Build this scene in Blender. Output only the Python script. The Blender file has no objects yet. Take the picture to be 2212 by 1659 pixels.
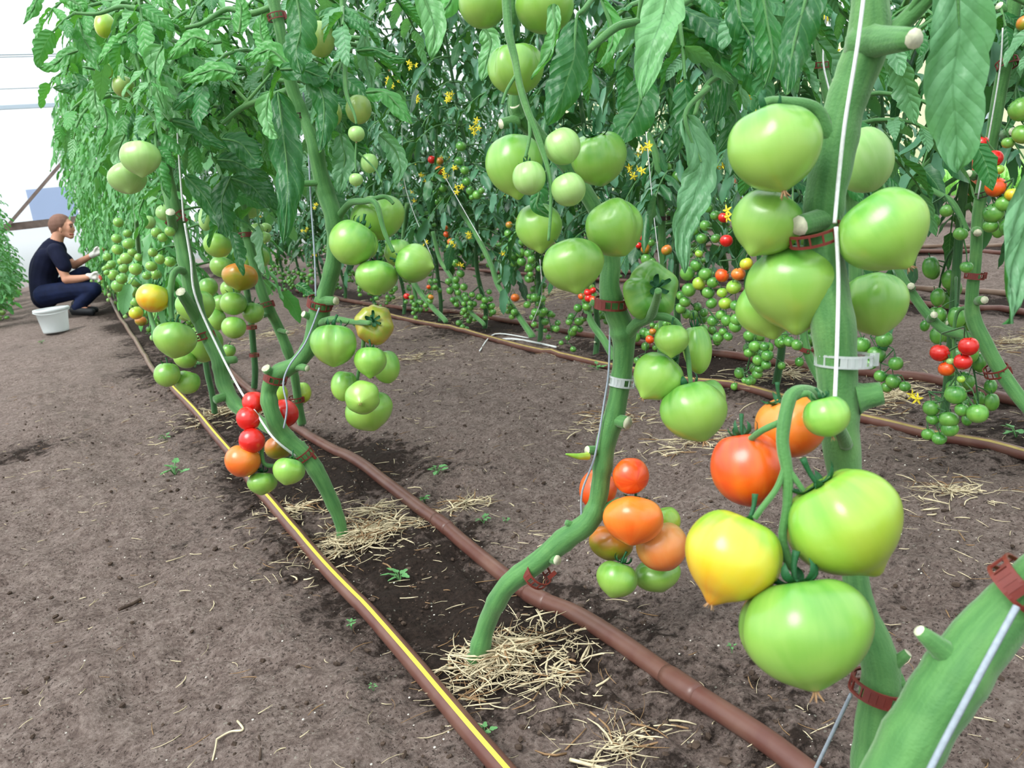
import bpy, math, random
import numpy as np
from mathutils import Vector, Matrix, Quaternion, noise
# ------------------------------------------------------------------ camera, world, light, exposure
PW, PH, F, HC = 2212.0, 1659.0, 1770.0, 0.62
n1 = Vector((90-PW/2, -(515-PH/2), -F)).normalized()          # the rows' vanishing point = world +Y
up = Vector((1, 0.115, 0)).cross(n1).normalized()
if up.y < 0: up = -up
xx = n1.cross(up)
RM = Matrix((xx, n1, up))                                       # camera coords -> world
C0 = Vector((0, 0, HC))
sc = bpy.context.scene
col = sc.collection
cd = bpy.data.cameras.new('camera'); cam = bpy.data.objects.new('camera', cd); col.objects.link(cam)
cd.sensor_width = 36; cd.lens = F/PW*36; cd.clip_start = 0.02; cd.clip_end = 200
cd.dof.use_dof = True; cd.dof.focus_distance = 1.15; cd.dof.aperture_fstop = 17
cam.matrix_world = Matrix.Translation(C0) @ RM.to_4x4()
sc.camera = cam
sc.view_settings.view_transform = 'Standard'; sc.view_settings.look = 'None'
sc.view_settings.gamma = 1; sc.view_settings.use_curve_mapping = False
sc.view_settings.exposure = 0.12
w = bpy.data.worlds.new('overcast_sky'); sc.world = w; w.use_nodes = True
wt = w.node_tree; tc_ = wt.nodes.new('ShaderNodeTexCoord'); sx_ = wt.nodes.new('ShaderNodeSeparateXYZ'); wt.links.new(tc_.outputs['Generated'], sx_.inputs[0])
rp_ = wt.nodes.new('ShaderNodeValToRGB'); mr_ = wt.nodes.new('ShaderNodeMapRange'); mr_.inputs[1].default_value = -1; mr_.inputs[2].default_value = 1; wt.links.new(sx_.outputs[2], mr_.inputs[0]); wt.links.new(mr_.outputs[0], rp_.inputs[0])
rp_.color_ramp.elements[0].position = .47; rp_.color_ramp.elements[0].color = (.05, .07, .04, 1)
rp_.color_ramp.elements[1].position = 1; rp_.color_ramp.elements[1].color = (.94, .97, 1, 1)
e_ = rp_.color_ramp.elements.new(.5); e_.color = (.42, .44, .46, 1)                     # overcast: the zenith is brighter than the horizon
wt.links.new(rp_.outputs[0], wt.nodes['Background'].inputs[0])
wt.nodes['Background'].inputs[1].default_value = 2.35
sl = bpy.data.lights.new('hazy_sun', 'SUN'); sl.energy = 4.2; sl.angle = math.radians(32); sl.color = (1, 0.985, 0.95)
so = bpy.data.objects.new('hazy_sun', sl); col.objects.link(so)
so.rotation_euler = Vector((-0.75, -0.2, 0.9)).to_track_quat('Z', 'Y').to_euler()
cy = sc.cycles
cy.max_bounces = 6; cy.diffuse_bounces = 2; cy.glossy_bounces = 2; cy.transmission_bounces = 4; cy.transparent_max_bounces = 8
cy.caustics_reflective = False; cy.caustics_refractive = False
cy.use_adaptive_sampling = True; cy.adaptive_threshold = 0.03

RNG = random.Random(7)
V = Vector
def P(x, y, d):                                                # a point seen at (x, y) at axial distance d
    return C0 + RM @ V((x-PW/2, -(y-PH/2), -F)) * (d/F)
def PX(x, y, X):                                               # the point of the vertical row plane at lateral X
    r = RM @ V((x-PW/2, -(y-PH/2), -F)); t = X/r.x
    return C0 + r*t
def GX(x, y, z=0.0):                                           # the point of the ground
    r = RM @ V((x-PW/2, -(y-PH/2), -F)); return C0 + r*((HC-z)/-r.z)
def dep(p): return -((RM.transposed() @ (p-C0)).z)
CAMV = RM @ V((0, 0, 1))
def cdir(x, y, z): return (RM @ V((x, -y, z))).normalized()    # right, down, towards the camera

# ------------------------------------------------------------------ materials
def lin(c):
    return tuple(((v/255)/12.92 if v/255 <= .04045 else ((v/255+.055)/1.055)**2.4) for v in c)+(1,)
MATS = {}
class NT:
    def __init__(s, name):
        s.m = bpy.data.materials.new(name); s.m.use_nodes = True; MATS[name] = s.m
        s.t = s.m.node_tree; s.t.nodes.clear(); s.out = s.n('ShaderNodeOutputMaterial')
    def n(s, typ, **k):
        x = s.t.nodes.new(typ)
        for a, b in k.items(): setattr(x, a, b)
        return x
    def l(s, a, b): s.t.links.new(a, b)
    def setv(s, sock, v):
        if hasattr(v, 'is_output'): s.l(v, sock)
        else: sock.default_value = v
    def math(s, op, a, b=0.0, c=None):
        x = s.n('ShaderNodeMath', operation=op); s.setv(x.inputs[0], a); s.setv(x.inputs[1], b)
        if c is not None: s.setv(x.inputs[2], c)
        return x.outputs[0]
    def mix(s, f, a, b, mode='MIX'):
        x = s.n('ShaderNodeMix', data_type='RGBA', blend_type=mode); s.setv(x.inputs[0], f); s.setv(x.inputs[6], a); s.setv(x.inputs[7], b)
        return x.outputs[2]
    def ramp(s, f, stops):
        x = s.n('ShaderNodeValToRGB'); e = x.color_ramp.elements
        while len(e) < len(stops): e.new(0.5)
        for el, (p, c) in zip(e, stops): el.position = p; el.color = c
        s.l(f, x.inputs[0]); return x.outputs[0]
    def noise(s, vec, scale, detail=3, rough=.55):
        x = s.n('ShaderNodeTexNoise'); x.inputs['Scale'].default_value = scale; x.inputs['Detail'].default_value = detail; x.inputs['Roughness'].default_value = rough
        s.l(vec, x.inputs['Vector']); return x.outputs[0]
    def coord(s, which='Object', scale=None, off=None):
        c = s.n('ShaderNodeTexCoord').outputs[which]
        if scale or off is not None:
            m = s.n('ShaderNodeMapping'); s.l(c, m.inputs[0])
            if scale: m.inputs['Scale'].default_value = scale
            if off is not None: s.setv(m.inputs['Location'], off)
            c = m.outputs[0]
        return c
    def bsdf(s, color, rough=.5, spec=.5, bump=None, bstr=.3, bdist=.01, **k):
        b = s.n('ShaderNodeBsdfPrincipled'); s.setv(b.inputs['Base Color'], color); s.setv(b.inputs['Roughness'], rough)
        b.inputs['Specular IOR Level'].default_value = spec
        for a, v in k.items(): s.setv(b.inputs[a.replace('_', ' ')], v)
        if bump is not None:
            bp = s.n('ShaderNodeBump'); bp.inputs['Strength'].default_value = bstr; bp.inputs['Distance'].default_value = bdist
            s.l(bump, bp.inputs['Height']); s.l(bp.outputs[0], b.inputs['Normal'])
        return b.outputs[0]
    def fin(s, sh): s.l(sh, s.out.inputs[0]); return s.m
def plain(name, rgb, rough=.5, spec=.5, noise_amt=0, nscale=20, **k):
    t = NT(name); c = lin(rgb)
    if noise_amt:
        f = t.noise(t.coord(), nscale, 4)
        d = tuple(v*(1-noise_amt) for v in c[:3])+(1,); u = tuple(min(1, v*(1+noise_amt)) for v in c[:3])+(1,)
        c = t.ramp(f, [(.3, d), (.7, u)])
    return t.fin(t.bsdf(c, rough, spec, **k))
def ripe(name, stops, streak, rough=.26):
    """fruit skin: colour by height on the fruit (0 = blossom tip, 1 = shoulder), broken by meridional streaks"""
    t = NT(name)
    g = t.coord('Generated'); sp = t.n('ShaderNodeSeparateXYZ'); t.l(g, sp.inputs[0])
    oi = t.n('ShaderNodeObjectInfo').outputs['Random']
    off = t.n('ShaderNodeCombineXYZ'); t.l(t.math('MULTIPLY', oi, 37.0), off.inputs[0])
    big = t.noise(t.coord('Generated', None, off.outputs[0]), 1.6, 2)
    f = t.math('ADD', sp.outputs[2], t.math('MULTIPLY', t.math('SUBTRACT', big, .5), 1.1))
    c = t.ramp(f, [(p, lin(q)) for p, q in stops])
    x = t.math('SUBTRACT', sp.outputs[0], .5); y = t.math('SUBTRACT', sp.outputs[1], .5)
    an = t.math('ARCTAN2', y, x)
    cv = t.n('ShaderNodeCombineXYZ'); t.l(t.math('COSINE', an), cv.inputs[0]); t.l(t.math('SINE', an), cv.inputs[1]); t.l(t.math('MULTIPLY', sp.outputs[2], .35), cv.inputs[2])
    st = t.noise(cv.outputs[0], 3.6, 3, .5)
    sf = t.ramp(st, [(.36, (0, 0, 0, 1)), (.72, (1, 1, 1, 1))])
    c = t.mix(t.math('MULTIPLY', sf, streak[0]), c, lin(streak[1]))
    v = t.math('ADD', .9, t.math('MULTIPLY', oi, .2))
    hv = t.n('ShaderNodeHueSaturation'); t.l(c, hv.inputs['Color']); t.l(v, hv.inputs['Value'])
    fine = t.noise(g, 60, 2)
    sh = t.bsdf(hv.outputs[0], rough+.06, .5, bump=fine, bstr=.03, bdist=.01, Coat_Weight=.5, Coat_Roughness=.24)
    return t.fin(sh)
ripe('skin_green', [(.1, (152, 194, 82)), (.5, (132, 184, 72)), (.95, (88, 156, 56))], (.3, (168, 206, 106)))
ripe('skin_pale', [(.1, (168, 208, 118)), (.9, (138, 192, 98))], (.5, (184, 218, 140)), .38)
ripe('skin_dull', [(.1, (170, 186, 96)), (.9, (118, 156, 66))], (.4, (150, 180, 100)), .35)
ripe('skin_lime', [(.15, (178, 194, 54)), (.5, (160, 194, 60)), (.95, (124, 184, 62))], (.3, (188, 210, 90)))
ripe('skin_yellow', [(.05, (228, 140, 20)), (.35, (226, 190, 24)), (.62, (206, 202, 48)), (.95, (140, 190, 44))], (.35, (214, 206, 84)))
ripe('skin_turning', [(.15, (226, 130, 50)), (.5, (214, 164, 66)), (.85, (160, 178, 62))], (.3, (220, 150, 80)))
ripe('skin_tan', [(.2, (226, 116, 48)), (.6, (222, 138, 66)), (.95, (196, 150, 76))], (.3, (226, 160, 100)))
ripe('skin_olive', [(.2, (150, 150, 40)), (.8, (206, 118, 36))], (.2, (190, 130, 50)))
ripe('skin_orange', [(.15, (232, 96, 22)), (.5, (236, 116, 30)), (.9, (238, 140, 48))], (.3, (240, 140, 64)))
ripe('skin_redorange', [(.2, (218, 62, 12)), (.55, (236, 90, 18)), (.95, (228, 64, 20))], (.4, (240, 120, 34)))
ripe('skin_red', [(.2, (206, 22, 18)), (.8, (222, 34, 26))], (.2, (228, 60, 40)), .2)
ripe('cherry_green', [(.1, (120, 178, 70)), (.5, (92, 156, 58)), (.95, (50, 120, 44))], (.3, (140, 190, 90)), .22)

def stem_mat(name, a, b):
    t = NT(name); g = t.coord()
    f = t.noise(t.coord('Object', (14, 14, 14)), 1.0, 3)
    uv = t.n('ShaderNodeTexCoord').outputs['UV']; mp = t.n('ShaderNodeMapping'); mp.inputs['Scale'].default_value = (.8, 5, 1); t.l(uv, mp.inputs[0])
    st = t.noise(mp.outputs[0], 3.2, 3)
    c = t.mix(t.ramp(st, [(.3, (0, 0, 0, 1)), (.75, (.7, .7, .7, 1))]), lin(a), lin(b))
    c = t.mix(t.ramp(f, [(.55, (0, 0, 0, 1)), (.75, (.5, .5, .5, 1))]), c, lin((120, 164, 92)))
    fz = t.noise(t.coord('Object'), 420, 2)
    t.fin(t.bsdf(c, .62, .3, bump=fz, bstr=.35, bdist=.0015, Sheen_Weight=.35, Sheen_Roughness=.5, Sheen_Tint=(.8, .95, .75, 1)))
stem_mat('stem_green', (60, 112, 56), (100, 152, 82))
stem_mat('stem_dark', (36, 78, 42), (72, 122, 62))
stem_mat('stem_base', (66, 92, 58), (108, 126, 84))
plain('calyx_green', (34, 88, 50), .6, .3, .35, 60)
plain('cut_pale', (206, 206, 178), .8, .2, .3, 120)
plain('dry_blossom', (176, 140, 104), .9, .1, .4, 200)
plain('flower_yellow', (252, 232, 70), .6, .2)
plain('clip_brown', (112, 44, 36), .45, .5, .15, 60)
plain('clip_dark', (52, 28, 28), .5, .4)
plain('string_white', (222, 224, 222), .7, .2, .12, 300)
plain('string_grey', (150, 160, 170), .7, .2, .12, 300)
t = NT('clip_clear'); b = t.bsdf(lin((214, 220, 220)), .2, .6); tr = t.n('ShaderNodeBsdfTransparent'); m = t.n('ShaderNodeMixShader'); m.inputs[0].default_value = .5
t.l(tr.outputs[0], m.inputs[1]); t.l(b, m.inputs[2]); t.fin(m.outputs[0])

def leaf_mat(name, front, front2, back, veins=True, trans=.28):
    t = NT(name)
    at = t.n('ShaderNodeAttribute', attribute_name='tone').outputs['Fac']
    c = t.mix(at, lin(front), lin(front2))
    uv = t.n('ShaderNodeTexCoord').outputs['UV']; sp = t.n('ShaderNodeSeparateXYZ'); t.l(uv, sp.inputs[0])
    u, v = sp.outputs[0], sp.outputs[1]
    av = t.math('ABSOLUTE', t.math('SUBTRACT', v, .5))                        # 0 at the midrib .. .5 at the edge
    mid = t.math('LESS_THAN', av, .02)
    ph = t.math('FRACT', t.math('MULTIPLY', t.math('SUBTRACT', u, t.math('MULTIPLY', av, .36)), 8.0))
    side = t.math('LESS_THAN', t.math('ABSOLUTE', t.math('SUBTRACT', ph, .5)), .045)
    vein = t.math('MAXIMUM', mid, t.math('MULTIPLY', side, .7))
    bk = t.n('ShaderNodeNewGeometry').outputs['Backfacing']
    mott = t.noise(t.coord('Object'), 30, 3)
    c = t.mix(t.ramp(mott, [(.4, (0, 0, 0, 1)), (.7, (.35, .35, .35, 1))]), c, lin(front2))
    c = t.mix(t.math('MULTIPLY', vein, .28), c, lin((140, 184, 116)))
    cb = t.mix(t.math('MULTIPLY', at, .5), lin(back), lin(front2))
    cb = t.mix(t.math('MULTIPLY', vein, .5), cb, lin((78, 128, 84)))
    cc = t.mix(bk, c, cb)
    h = t.math('SINE', t.math('MULTIPLY', ph, 3.14159))
    h = t.math('ADD', t.math('MULTIPLY', h, -1.0), t.math('MULTIPLY', t.noise(t.coord('Object'), 90, 2), 1.2))
    sh = t.bsdf(cc, .4, .5, bump=h if veins else None, bstr=.5, bdist=.0022)
    tl = t.n('ShaderNodeBsdfTranslucent'); tc = t.mix(.6, cc, lin((120, 200, 50))); t.l(tc, tl.inputs[0])
    m = t.n('ShaderNodeMixShader'); m.inputs[0].default_value = trans; t.l(sh, m.inputs[1]); t.l(tl.outputs[0], m.inputs[2])
    t.fin(m.outputs[0])
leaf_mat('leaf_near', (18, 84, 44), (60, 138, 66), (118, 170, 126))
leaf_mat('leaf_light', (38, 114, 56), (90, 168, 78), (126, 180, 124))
leaf_mat('leaf_far_shaded', (10, 50, 32), (46, 110, 56), (84, 134, 104), False, .12)  # far leaf green darkened: the deep shade among the back rows is in the colour
leaf_mat('leaf_far_lit', (32, 104, 54), (88, 164, 78), (112, 168, 114), False, .22)  # paler copy for the aisle foliage: light from the aisle is in the colour

# soil: dry grey-brown crust, darker damp crumbs along the pipes and round the plants
t = NT('soil')
g = t.coord('Object')
n1_ = t.noise(g, 2.3, 4); n2_ = t.noise(g, 34, 6, .7); n3_ = t.noise(g, 130, 6, .75)
damp = t.n('ShaderNodeAttribute', attribute_name='tone').outputs['Fac']
dm = t.math('ADD', damp, t.math('MULTIPLY', t.math('SUBTRACT', n1_, .5), .9))
dm = t.math('ADD', dm, t.math('MULTIPLY', t.math('SUBTRACT', n2_, .5), 1.5))
base = t.ramp(t.math('ADD', t.math('MULTIPLY', n3_, .6), t.math('MULTIPLY', n2_, .4)), [(.3, lin((64, 54, 49))), (.46, lin((120, 104, 97))), (.66, lin((172, 156, 147)))])
dark = t.ramp(n3_, [(.3, lin((24, 19, 17))), (.7, lin((70, 57, 50)))])
c = t.mix(t.ramp(dm, [(.3, (0, 0, 0, 1)), (.55, (1, 1, 1, 1))]), base, dark)
spk = t.math('GREATER_THAN', t.noise(g, 210, 2, .6), .615)
spk = t.math('MULTIPLY', spk, t.math('GREATER_THAN', t.noise(g, 9, 4), .42))
c = t.mix(t.math('MULTIPLY', spk, .75), c, lin((52, 43, 38)))
vo = t.n('ShaderNodeTexVoronoi'); vo.inputs['Scale'].default_value = 90; t.l(g, vo.inputs['Vector'])
sp_ = t.math('MULTIPLY', t.math('LESS_THAN', vo.outputs['Distance'], .16), t.math('GREATER_THAN', t.noise(g, 23, 2), .54))
c = t.mix(t.math('MULTIPLY', sp_, .4), c, lin((186, 184, 168)))
hh = t.math('ADD', t.math('MULTIPLY', n2_, .8), t.math('MULTIPLY', n3_, .5))
t.fin(t.bsdf(c, .95, .15, bump=hh, bstr=1.0, bdist=.018))
plain('soil_clod', (74, 62, 54), .95, .1, .5, 60)
plain('straw', (200, 186, 154), .8, .2, .3, 60)
plain('straw_brown', (140, 112, 82), .85, .2, .3, 60)
plain('white_fleck', (214, 208, 196), .8, .2)
def hose_mat(name, rgb, dust):
    t = NT(name); f = t.noise(t.coord(), 14, 4)
    c = t.mix(t.ramp(f, [(.4, (0, 0, 0, 1)), (.75, (.6, .6, .6, 1))]), lin(rgb), lin(dust))
    t.fin(t.bsdf(c, .38, .5))
hose_mat('pipe_brown', (92, 56, 48), (122, 92, 78)); hose_mat('pipe_dusty', (112, 88, 74), (134, 116, 100))
plain('stripe_yellow', (214, 196, 72), .45, .4, .12, 40); plain('stripe_dull', (158, 140, 84), .6, .3, .2, 40)
plain('wood_brown', (138, 78, 52), .7, .3, .3, 8); plain('wood_grey', (128, 112, 106), .75, .2, .25, 10)
plain('metal_pale', (186, 200, 214), .4, .5); plain('wire_grey', (150, 160, 168), .5, .5)
plain('grass_green', (122, 190, 84), .7, .2, .3, 12)
plain('human_skin', (206, 150, 124), .55, .35, .08, 12); plain('shaved_hair', (126, 94, 82), .8, .2, .15, 200)
plain('shirt_navy', (22, 26, 48), .85, .15, .3, 8); plain('jeans_navy', (18, 28, 58), .8, .2, .35, 14)
plain('shoe_black', (26, 28, 32), .6, .3); plain('glove_white', (226, 222, 216), .75, .2, .06, 40); plain('glove_red', (190, 86, 66), .6, .3)
plain('lip', (150, 70, 62), .6, .3); plain('eye_dark', (36, 26, 24), .4, .5)
t = NT('bucket_white'); b = t.bsdf(lin((226, 230, 230)), .4, .4); tl = t.n('ShaderNodeBsdfTranslucent'); tl.inputs[0].default_value = (.9, .93, .92, 1)
m = t.n('ShaderNodeMixShader'); m.inputs[0].default_value = .4; t.l(b, m.inputs[1]); t.l(tl.outputs[0], m.inputs[2]); t.fin(m.outputs[0])
def film(name, rgb, clear):
    t = NT(name); tr = t.n('ShaderNodeBsdfTransparent'); tl = t.n('ShaderNodeBsdfTranslucent'); tl.inputs[0].default_value = lin(rgb)
    df = t.n('ShaderNodeBsdfDiffuse'); df.inputs[0].default_value = lin(rgb); a = t.n('ShaderNodeMixShader'); a.inputs[0].default_value = .4; t.l(tl.outputs[0], a.inputs[1]); t.l(df.outputs[0], a.inputs[2])
    tr.inputs[0].default_value = lin(tuple(min(255, v+6) for v in rgb))
    m = t.n('ShaderNodeMixShader'); m.inputs[0].default_value = 1-clear; t.l(tr.outputs[0], m.inputs[1]); t.l(a.outputs[0], m.inputs[2]); t.fin(m.outputs[0])
film('film_white', (244, 248, 250), .72); film('film_blue', (176, 192, 222), .55); film('film_yellow', (240, 240, 196), .6)

# ------------------------------------------------------------------ mesh building
class MB:
    def __init__(s): s.v = []; s.f = []; s.m = []; s.uv = []; s.tone = []; s.mats = []
    def mi(s, name):
        if name not in s.mats: s.mats.append(name)
        return s.mats.index(name)
    def add(s, p, uv=(0, 0), tone=.5): s.v.append((p[0], p[1], p[2])); s.uv.append(uv); s.tone.append(tone); return len(s.v)-1
    def face(s, ids, m): s.f.append(tuple(ids)); s.m.append(m)
    def tube(s, pts, rad, n=8, mat='stem_green', caps=True, capmat=None, ridge=0.0, sq=1.0, tone=.5):
        m = s.mi(mat); cm = s.mi(capmat) if capmat else m
        pts = [V(p) for p in pts]; k = len(pts)
        if not hasattr(rad, '__len__'): rad = [rad]*k
        T = [(pts[min(i+1, k-1)]-pts[max(i-1, 0)]).normalized() for i in range(k)]
        ref = V((0, 0, 1)) if abs(T[0].z) < .9 else V((1, 0, 0))
        nrm = (ref-T[0]*ref.dot(T[0])).normalized(); rings = []; L = 0
        for i in range(k):
            if i: L += (pts[i]-pts[i-1]).length
            nrm = (nrm-T[i]*nrm.dot(T[i])).normalized(); bi = T[i].cross(nrm); ring = []
            for j in range(n):
                a = 2*math.pi*j/n; r = rad[i]*(1+ridge*math.cos(3*a+.6))
                ring.append(s.add(pts[i]+nrm*math.cos(a)*r+bi*math.sin(a)*r*sq, (L*8, j/n if j <= n/2 else 1-j/n), tone))
            rings.append(ring)
        for i in range(k-1):
            for j in range(n): s.face((rings[i][j], rings[i][(j+1) % n], rings[i+1][(j+1) % n], rings[i+1][j]), m)
        if caps: s.face(rings[0][::-1], m); s.face(rings[-1], cm)
        return rings
    def box(s, c, size, mat, rot=None):
        m = s.mi(mat); c = V(c); h = V(size)*.5; ids = []
        for a in (-1, 1):
            for b in (-1, 1):
                for d in (-1, 1):
                    p = V((a*h.x, b*h.y, d*h.z)); p = rot @ p if rot else p; ids.append(s.add(c+p))
        for q in ((0, 1, 3, 2), (4, 6, 7, 5), (0, 4, 5, 1), (2, 3, 7, 6), (0, 2, 6, 4), (1, 5, 7, 3)): s.face([ids[i] for i in q], m)
    def sphere(s, c, r, mat, nu=10, nv=6, rot=None):
        m = s.mi(mat); c = V(c); rows = []
        for i in range(nv+1):
            th = math.pi*i/nv; row = []
            for j in range(nu):
                a = 2*math.pi*j/nu; p = V((r[0]*math.sin(th)*math.cos(a), r[1]*math.sin(th)*math.sin(a), r[2]*math.cos(th)))
                row.append(s.add(c+(rot @ p if rot else p)))
            rows.append(row)
        for i in range(nv):
            for j in range(nu): s.face((rows[i][j], rows[i+1][j], rows[i+1][(j+1) % nu], rows[i][(j+1) % nu]), m)
    def blade(s, spine, W, side, curl=.6, nu=9, nv=4, tone=.5, lobes=4, lob=.16, pucker=.02, mat='leaf_near', wave=0., thick=False):
        """one leaflet: ovate outline with coarse teeth, puckered between its side veins, rolled across by curl"""
        m = s.mi(mat); sp = cat(spine, nu); side = V(side); rows = []; L = sum((sp[i+1]-sp[i]).length for i in range(nu))
        ph0 = RNG.random()*6
        for i in range(nu+1):
            u = i/nu; T = (sp[min(i+1, nu)]-sp[max(i-1, 0)]).normalized()
            sd = side-T*side.dot(T)
            if sd.length < 1e-4: sd = T.orthogonal()
            sd.normalize(); side = sd; nr = sd.cross(T); nr.normalize()
            hw = W*.5*(max(u, .001)**.5*(1-u)**.8)/.532*1.0+W*.01
            fr = (u*lobes+.15) % 1.0; hw *= 1-lob*1.25*(1-abs(math.sin(math.pi*fr**.8)))**1.4*min(1, u*3)
            row = []
            for j in range(nv+1):
                v = 2*j/nv-1; cu = curl*(1+.35*math.sin(u*5+ph0)); a = cu*v
                la = math.sin(a)/cu*hw if abs(cu) > 1e-3 else v*hw; h = -(1-math.cos(a))/cu*hw if abs(cu) > 1e-3 else 0
                pk = pucker*L*(math.cos(2*math.pi*8*(u-.18*abs(v)))*-.17)*min(1, abs(v)*2.5)*(1-abs(v)*.3)+pucker*L*.7*math.sin(u*17+ph0+v*5)*math.sin(v*4+ph0)
                pk += wave*W*math.sin(u*11+ph0+(2 if v > 0 else 0))*abs(v)**2
                row.append(s.add(sp[i]+sd*la+nr*(h+pk), (u, j/nv), tone))
            rows.append(row)
        for i in range(nu):
            for j in range(nv): s.face((rows[i][j], rows[i][j+1], rows[i+1][j+1], rows[i+1][j]), m)
    def mesh(s, name, off=(0, 0, 0), smooth=True):
        me = bpy.data.meshes.new(name); ox, oy, oz = off
        me.from_pydata([(a-ox, b-oy, c-oz) for a, b, c in s.v], [], s.f)
        for mn in s.mats: me.materials.append(MATS[mn])
        me.polygons.foreach_set('material_index', s.m); me.polygons.foreach_set('use_smooth', [smooth]*len(s.f))
        li = np.empty(len(me.loops), np.int32); me.loops.foreach_get('vertex_index', li)
        uv = me.uv_layers.new(name='UVMap'); uv.data.foreach_set('uv', np.array(s.uv, np.float32)[li].ravel())
        at = me.attributes.new('tone', 'FLOAT', 'POINT'); at.data.foreach_set('value', np.array(s.tone, np.float32))
        me.update(); return me
def cat(pts, n):
    """Catmull-Rom through pts, n+1 samples"""
    pts = [V(p) for p in pts]; k = len(pts)
    if k == 2: return [pts[0].lerp(pts[1], i/n) for i in range(n+1)]
    out = []
    for i in range(n+1):
        t = i/n*(k-1); a = min(int(t), k-2); f = t-a
        p0 = pts[max(a-1, 0)]; p1 = pts[a]; p2 = pts[a+1]; p3 = pts[min(a+2, k-1)]
        out.append(.5*((2*p1)+(p2-p0)*f+(2*p0-5*p1+4*p2-p3)*f*f+(3*p1-p0-3*p2+p3)*f**3))
    return out
def catr(vals, n):
    k = len(vals); o = []
    for i in range(n+1):
        t = i/n*(k-1); a = min(int(t), k-2); o.append(vals[a]+(vals[a+1]-vals[a])*(t-a))
    return o
def linko(o, parent=None):
    col.objects.link(o)
    if parent: o.parent = parent
    return o
def part(name, mb_, parent, label=None):
    """a mesh built in world coordinates, hung under a thing that sits at parent.location"""
    o = None
    for q in (clusters(mb_) if name == 'truss_stalk' else [mb_]):
        o = bpy.data.objects.new(name, q.mesh(name, parent.location)); linko(o, parent)
        if label: o['label'] = label
    return o
def clusters(b):
    """each truss apart: pieces whose boxes touch stay together"""
    par = list(range(len(b.v)))
    def find(i):
        while par[i] != i: par[i] = par[par[i]]; i = par[i]
        return i
    for f in b.f:
        r = find(f[0])
        for k in f[1:]: par[find(k)] = r
    bx = {}
    for i, v in enumerate(b.v):
        r = find(i); q = bx.setdefault(r, [list(v), list(v)])
        for a in range(3): q[0][a] = min(q[0][a], v[a]-.004); q[1][a] = max(q[1][a], v[a]+.004)
    ks = list(bx); grp = {k: k for k in ks}
    def gf(k):
        while grp[k] != k: k = grp[k]
        return k
    for i, k in enumerate(ks):
        for l in ks[:i]:
            A, B = bx[k], bx[l]
            if all(A[0][a] <= B[1][a] and B[0][a] <= A[1][a] for a in range(3)): grp[gf(k)] = gf(l)
    out = {}
    fr = [gf(find(f[0])) for f in b.f]; maps = {}
    for f, m, g in zip(b.f, b.m, fr):
        q = out.setdefault(g, MB()); q.mats = b.mats; mp = maps.setdefault(g, {})
        for i in f:
            if i not in mp: mp[i] = q.add(b.v[i], b.uv[i], b.tone[i])
        q.face([mp[i] for i in f], m)
    return list(out.values())
def tag(o, label=None, cat_=None, group=None, kind=None):
    if label: o['label'] = label
    if cat_: o['category'] = cat_
    if group: o['group'] = group
    if kind: o['kind'] = kind
    return o
def empty(name, loc, label, cat_, group=None):
    o = bpy.data.objects.new(name, None); o.empty_display_size = .05; o.location = loc; linko(o); return tag(o, label, cat_, group)
def solo(name, mb_, loc, label, cat_, group=None, kind=None, smooth=True):
    o = bpy.data.objects.new(name, mb_.mesh(name, loc, smooth)); o.location = loc; linko(o); return tag(o, label, cat_, group, kind)

# ------------------------------------------------------------------ the ground
BASES = [GX(1033, 1412), GX(742, 1168)]
def fn(x, y, s, o=0): return noise.noise(V((x*s, y*s, o)))
def gz(x, y):
    z = .024*fn(x, y, 1.3, 3)+.022*fn(x, y, 4, 5)+.013*fn(x, y, 9, 7)
    r = ((x-.45+.65) % 1.3)-.65                                # furrow by each pipe pair, low ridge between
    z += .012*math.cos(r/1.3*2*math.pi+math.pi) if x > .5 else 0
    z -= .012*math.exp(-((x-.315)/.05)**2)*0
    return z-.012
def damp_at(x, y):
    d = 0
    for k in range(6):
        hx = .45+1.3*k
        d = max(d, math.exp(-((x-hx)/.22)**2)*(.62+.6*fn(x, y, 2.2, 9)))
    return max(0, min(1, d+.12*fn(x, y, 6, 4)+.45*max(0, fn(x, y, 1.9, 31)+.05)))
def axis(segs):
    o = []
    for a, b, st in segs:
        n = max(1, round((b-a)/st)); o += [a+(b-a)*i/n for i in range(n)]
    return o+[segs[-1][1]]
gb = MB(); gm = gb.mi('soil')
GXS = axis([(-6, -1, .5), (-1, -.2, .04), (-.2, 1.4, .010), (1.4, 3.2, .035), (3.2, 9.2, .25)])
GYS = axis([(-1, .3, .06), (.3, 1.7, .009), (1.7, 3.2, .02), (3.2, 5.4, .05), (5.4, 9, .12), (9, 15, .4)])
for y in GYS:
    for x in GXS:
        z = gz(x, y)
        fineness = 1 if (-.3 < x < 1.7 and .2 < y < 4) else 0
        if fineness:
            z += .0035*abs(fn(x, y, 26, 1))+.0045*max(0, fn(x, y, 55, 2))**1.0
            z += .011*max(0, fn(x, y, 17, 8)-.2)+.006*fn(x, y, 33, 12)+.007*fn(x, y, 19, 14)-.012*max(0, fn(x, y, 24, 16)-.2)+.0045*fn(x, y, 62, 18)
        gb.add((x, y, z), (0, 0), damp_at(x, y))
nx = len(GXS)
for j in range(len(GYS)-1):
    for i in range(nx-1):
        a = j*nx+i; gb.face((a, a+1, a+nx+1, a+nx), gm)
fl = bpy.data.objects.new('floor', gb.mesh('floor')); linko(fl)
tag(fl, 'bare grey-brown soil of the tunnel, dark and damp along the pipes', 'soil', kind='structure')

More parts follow.
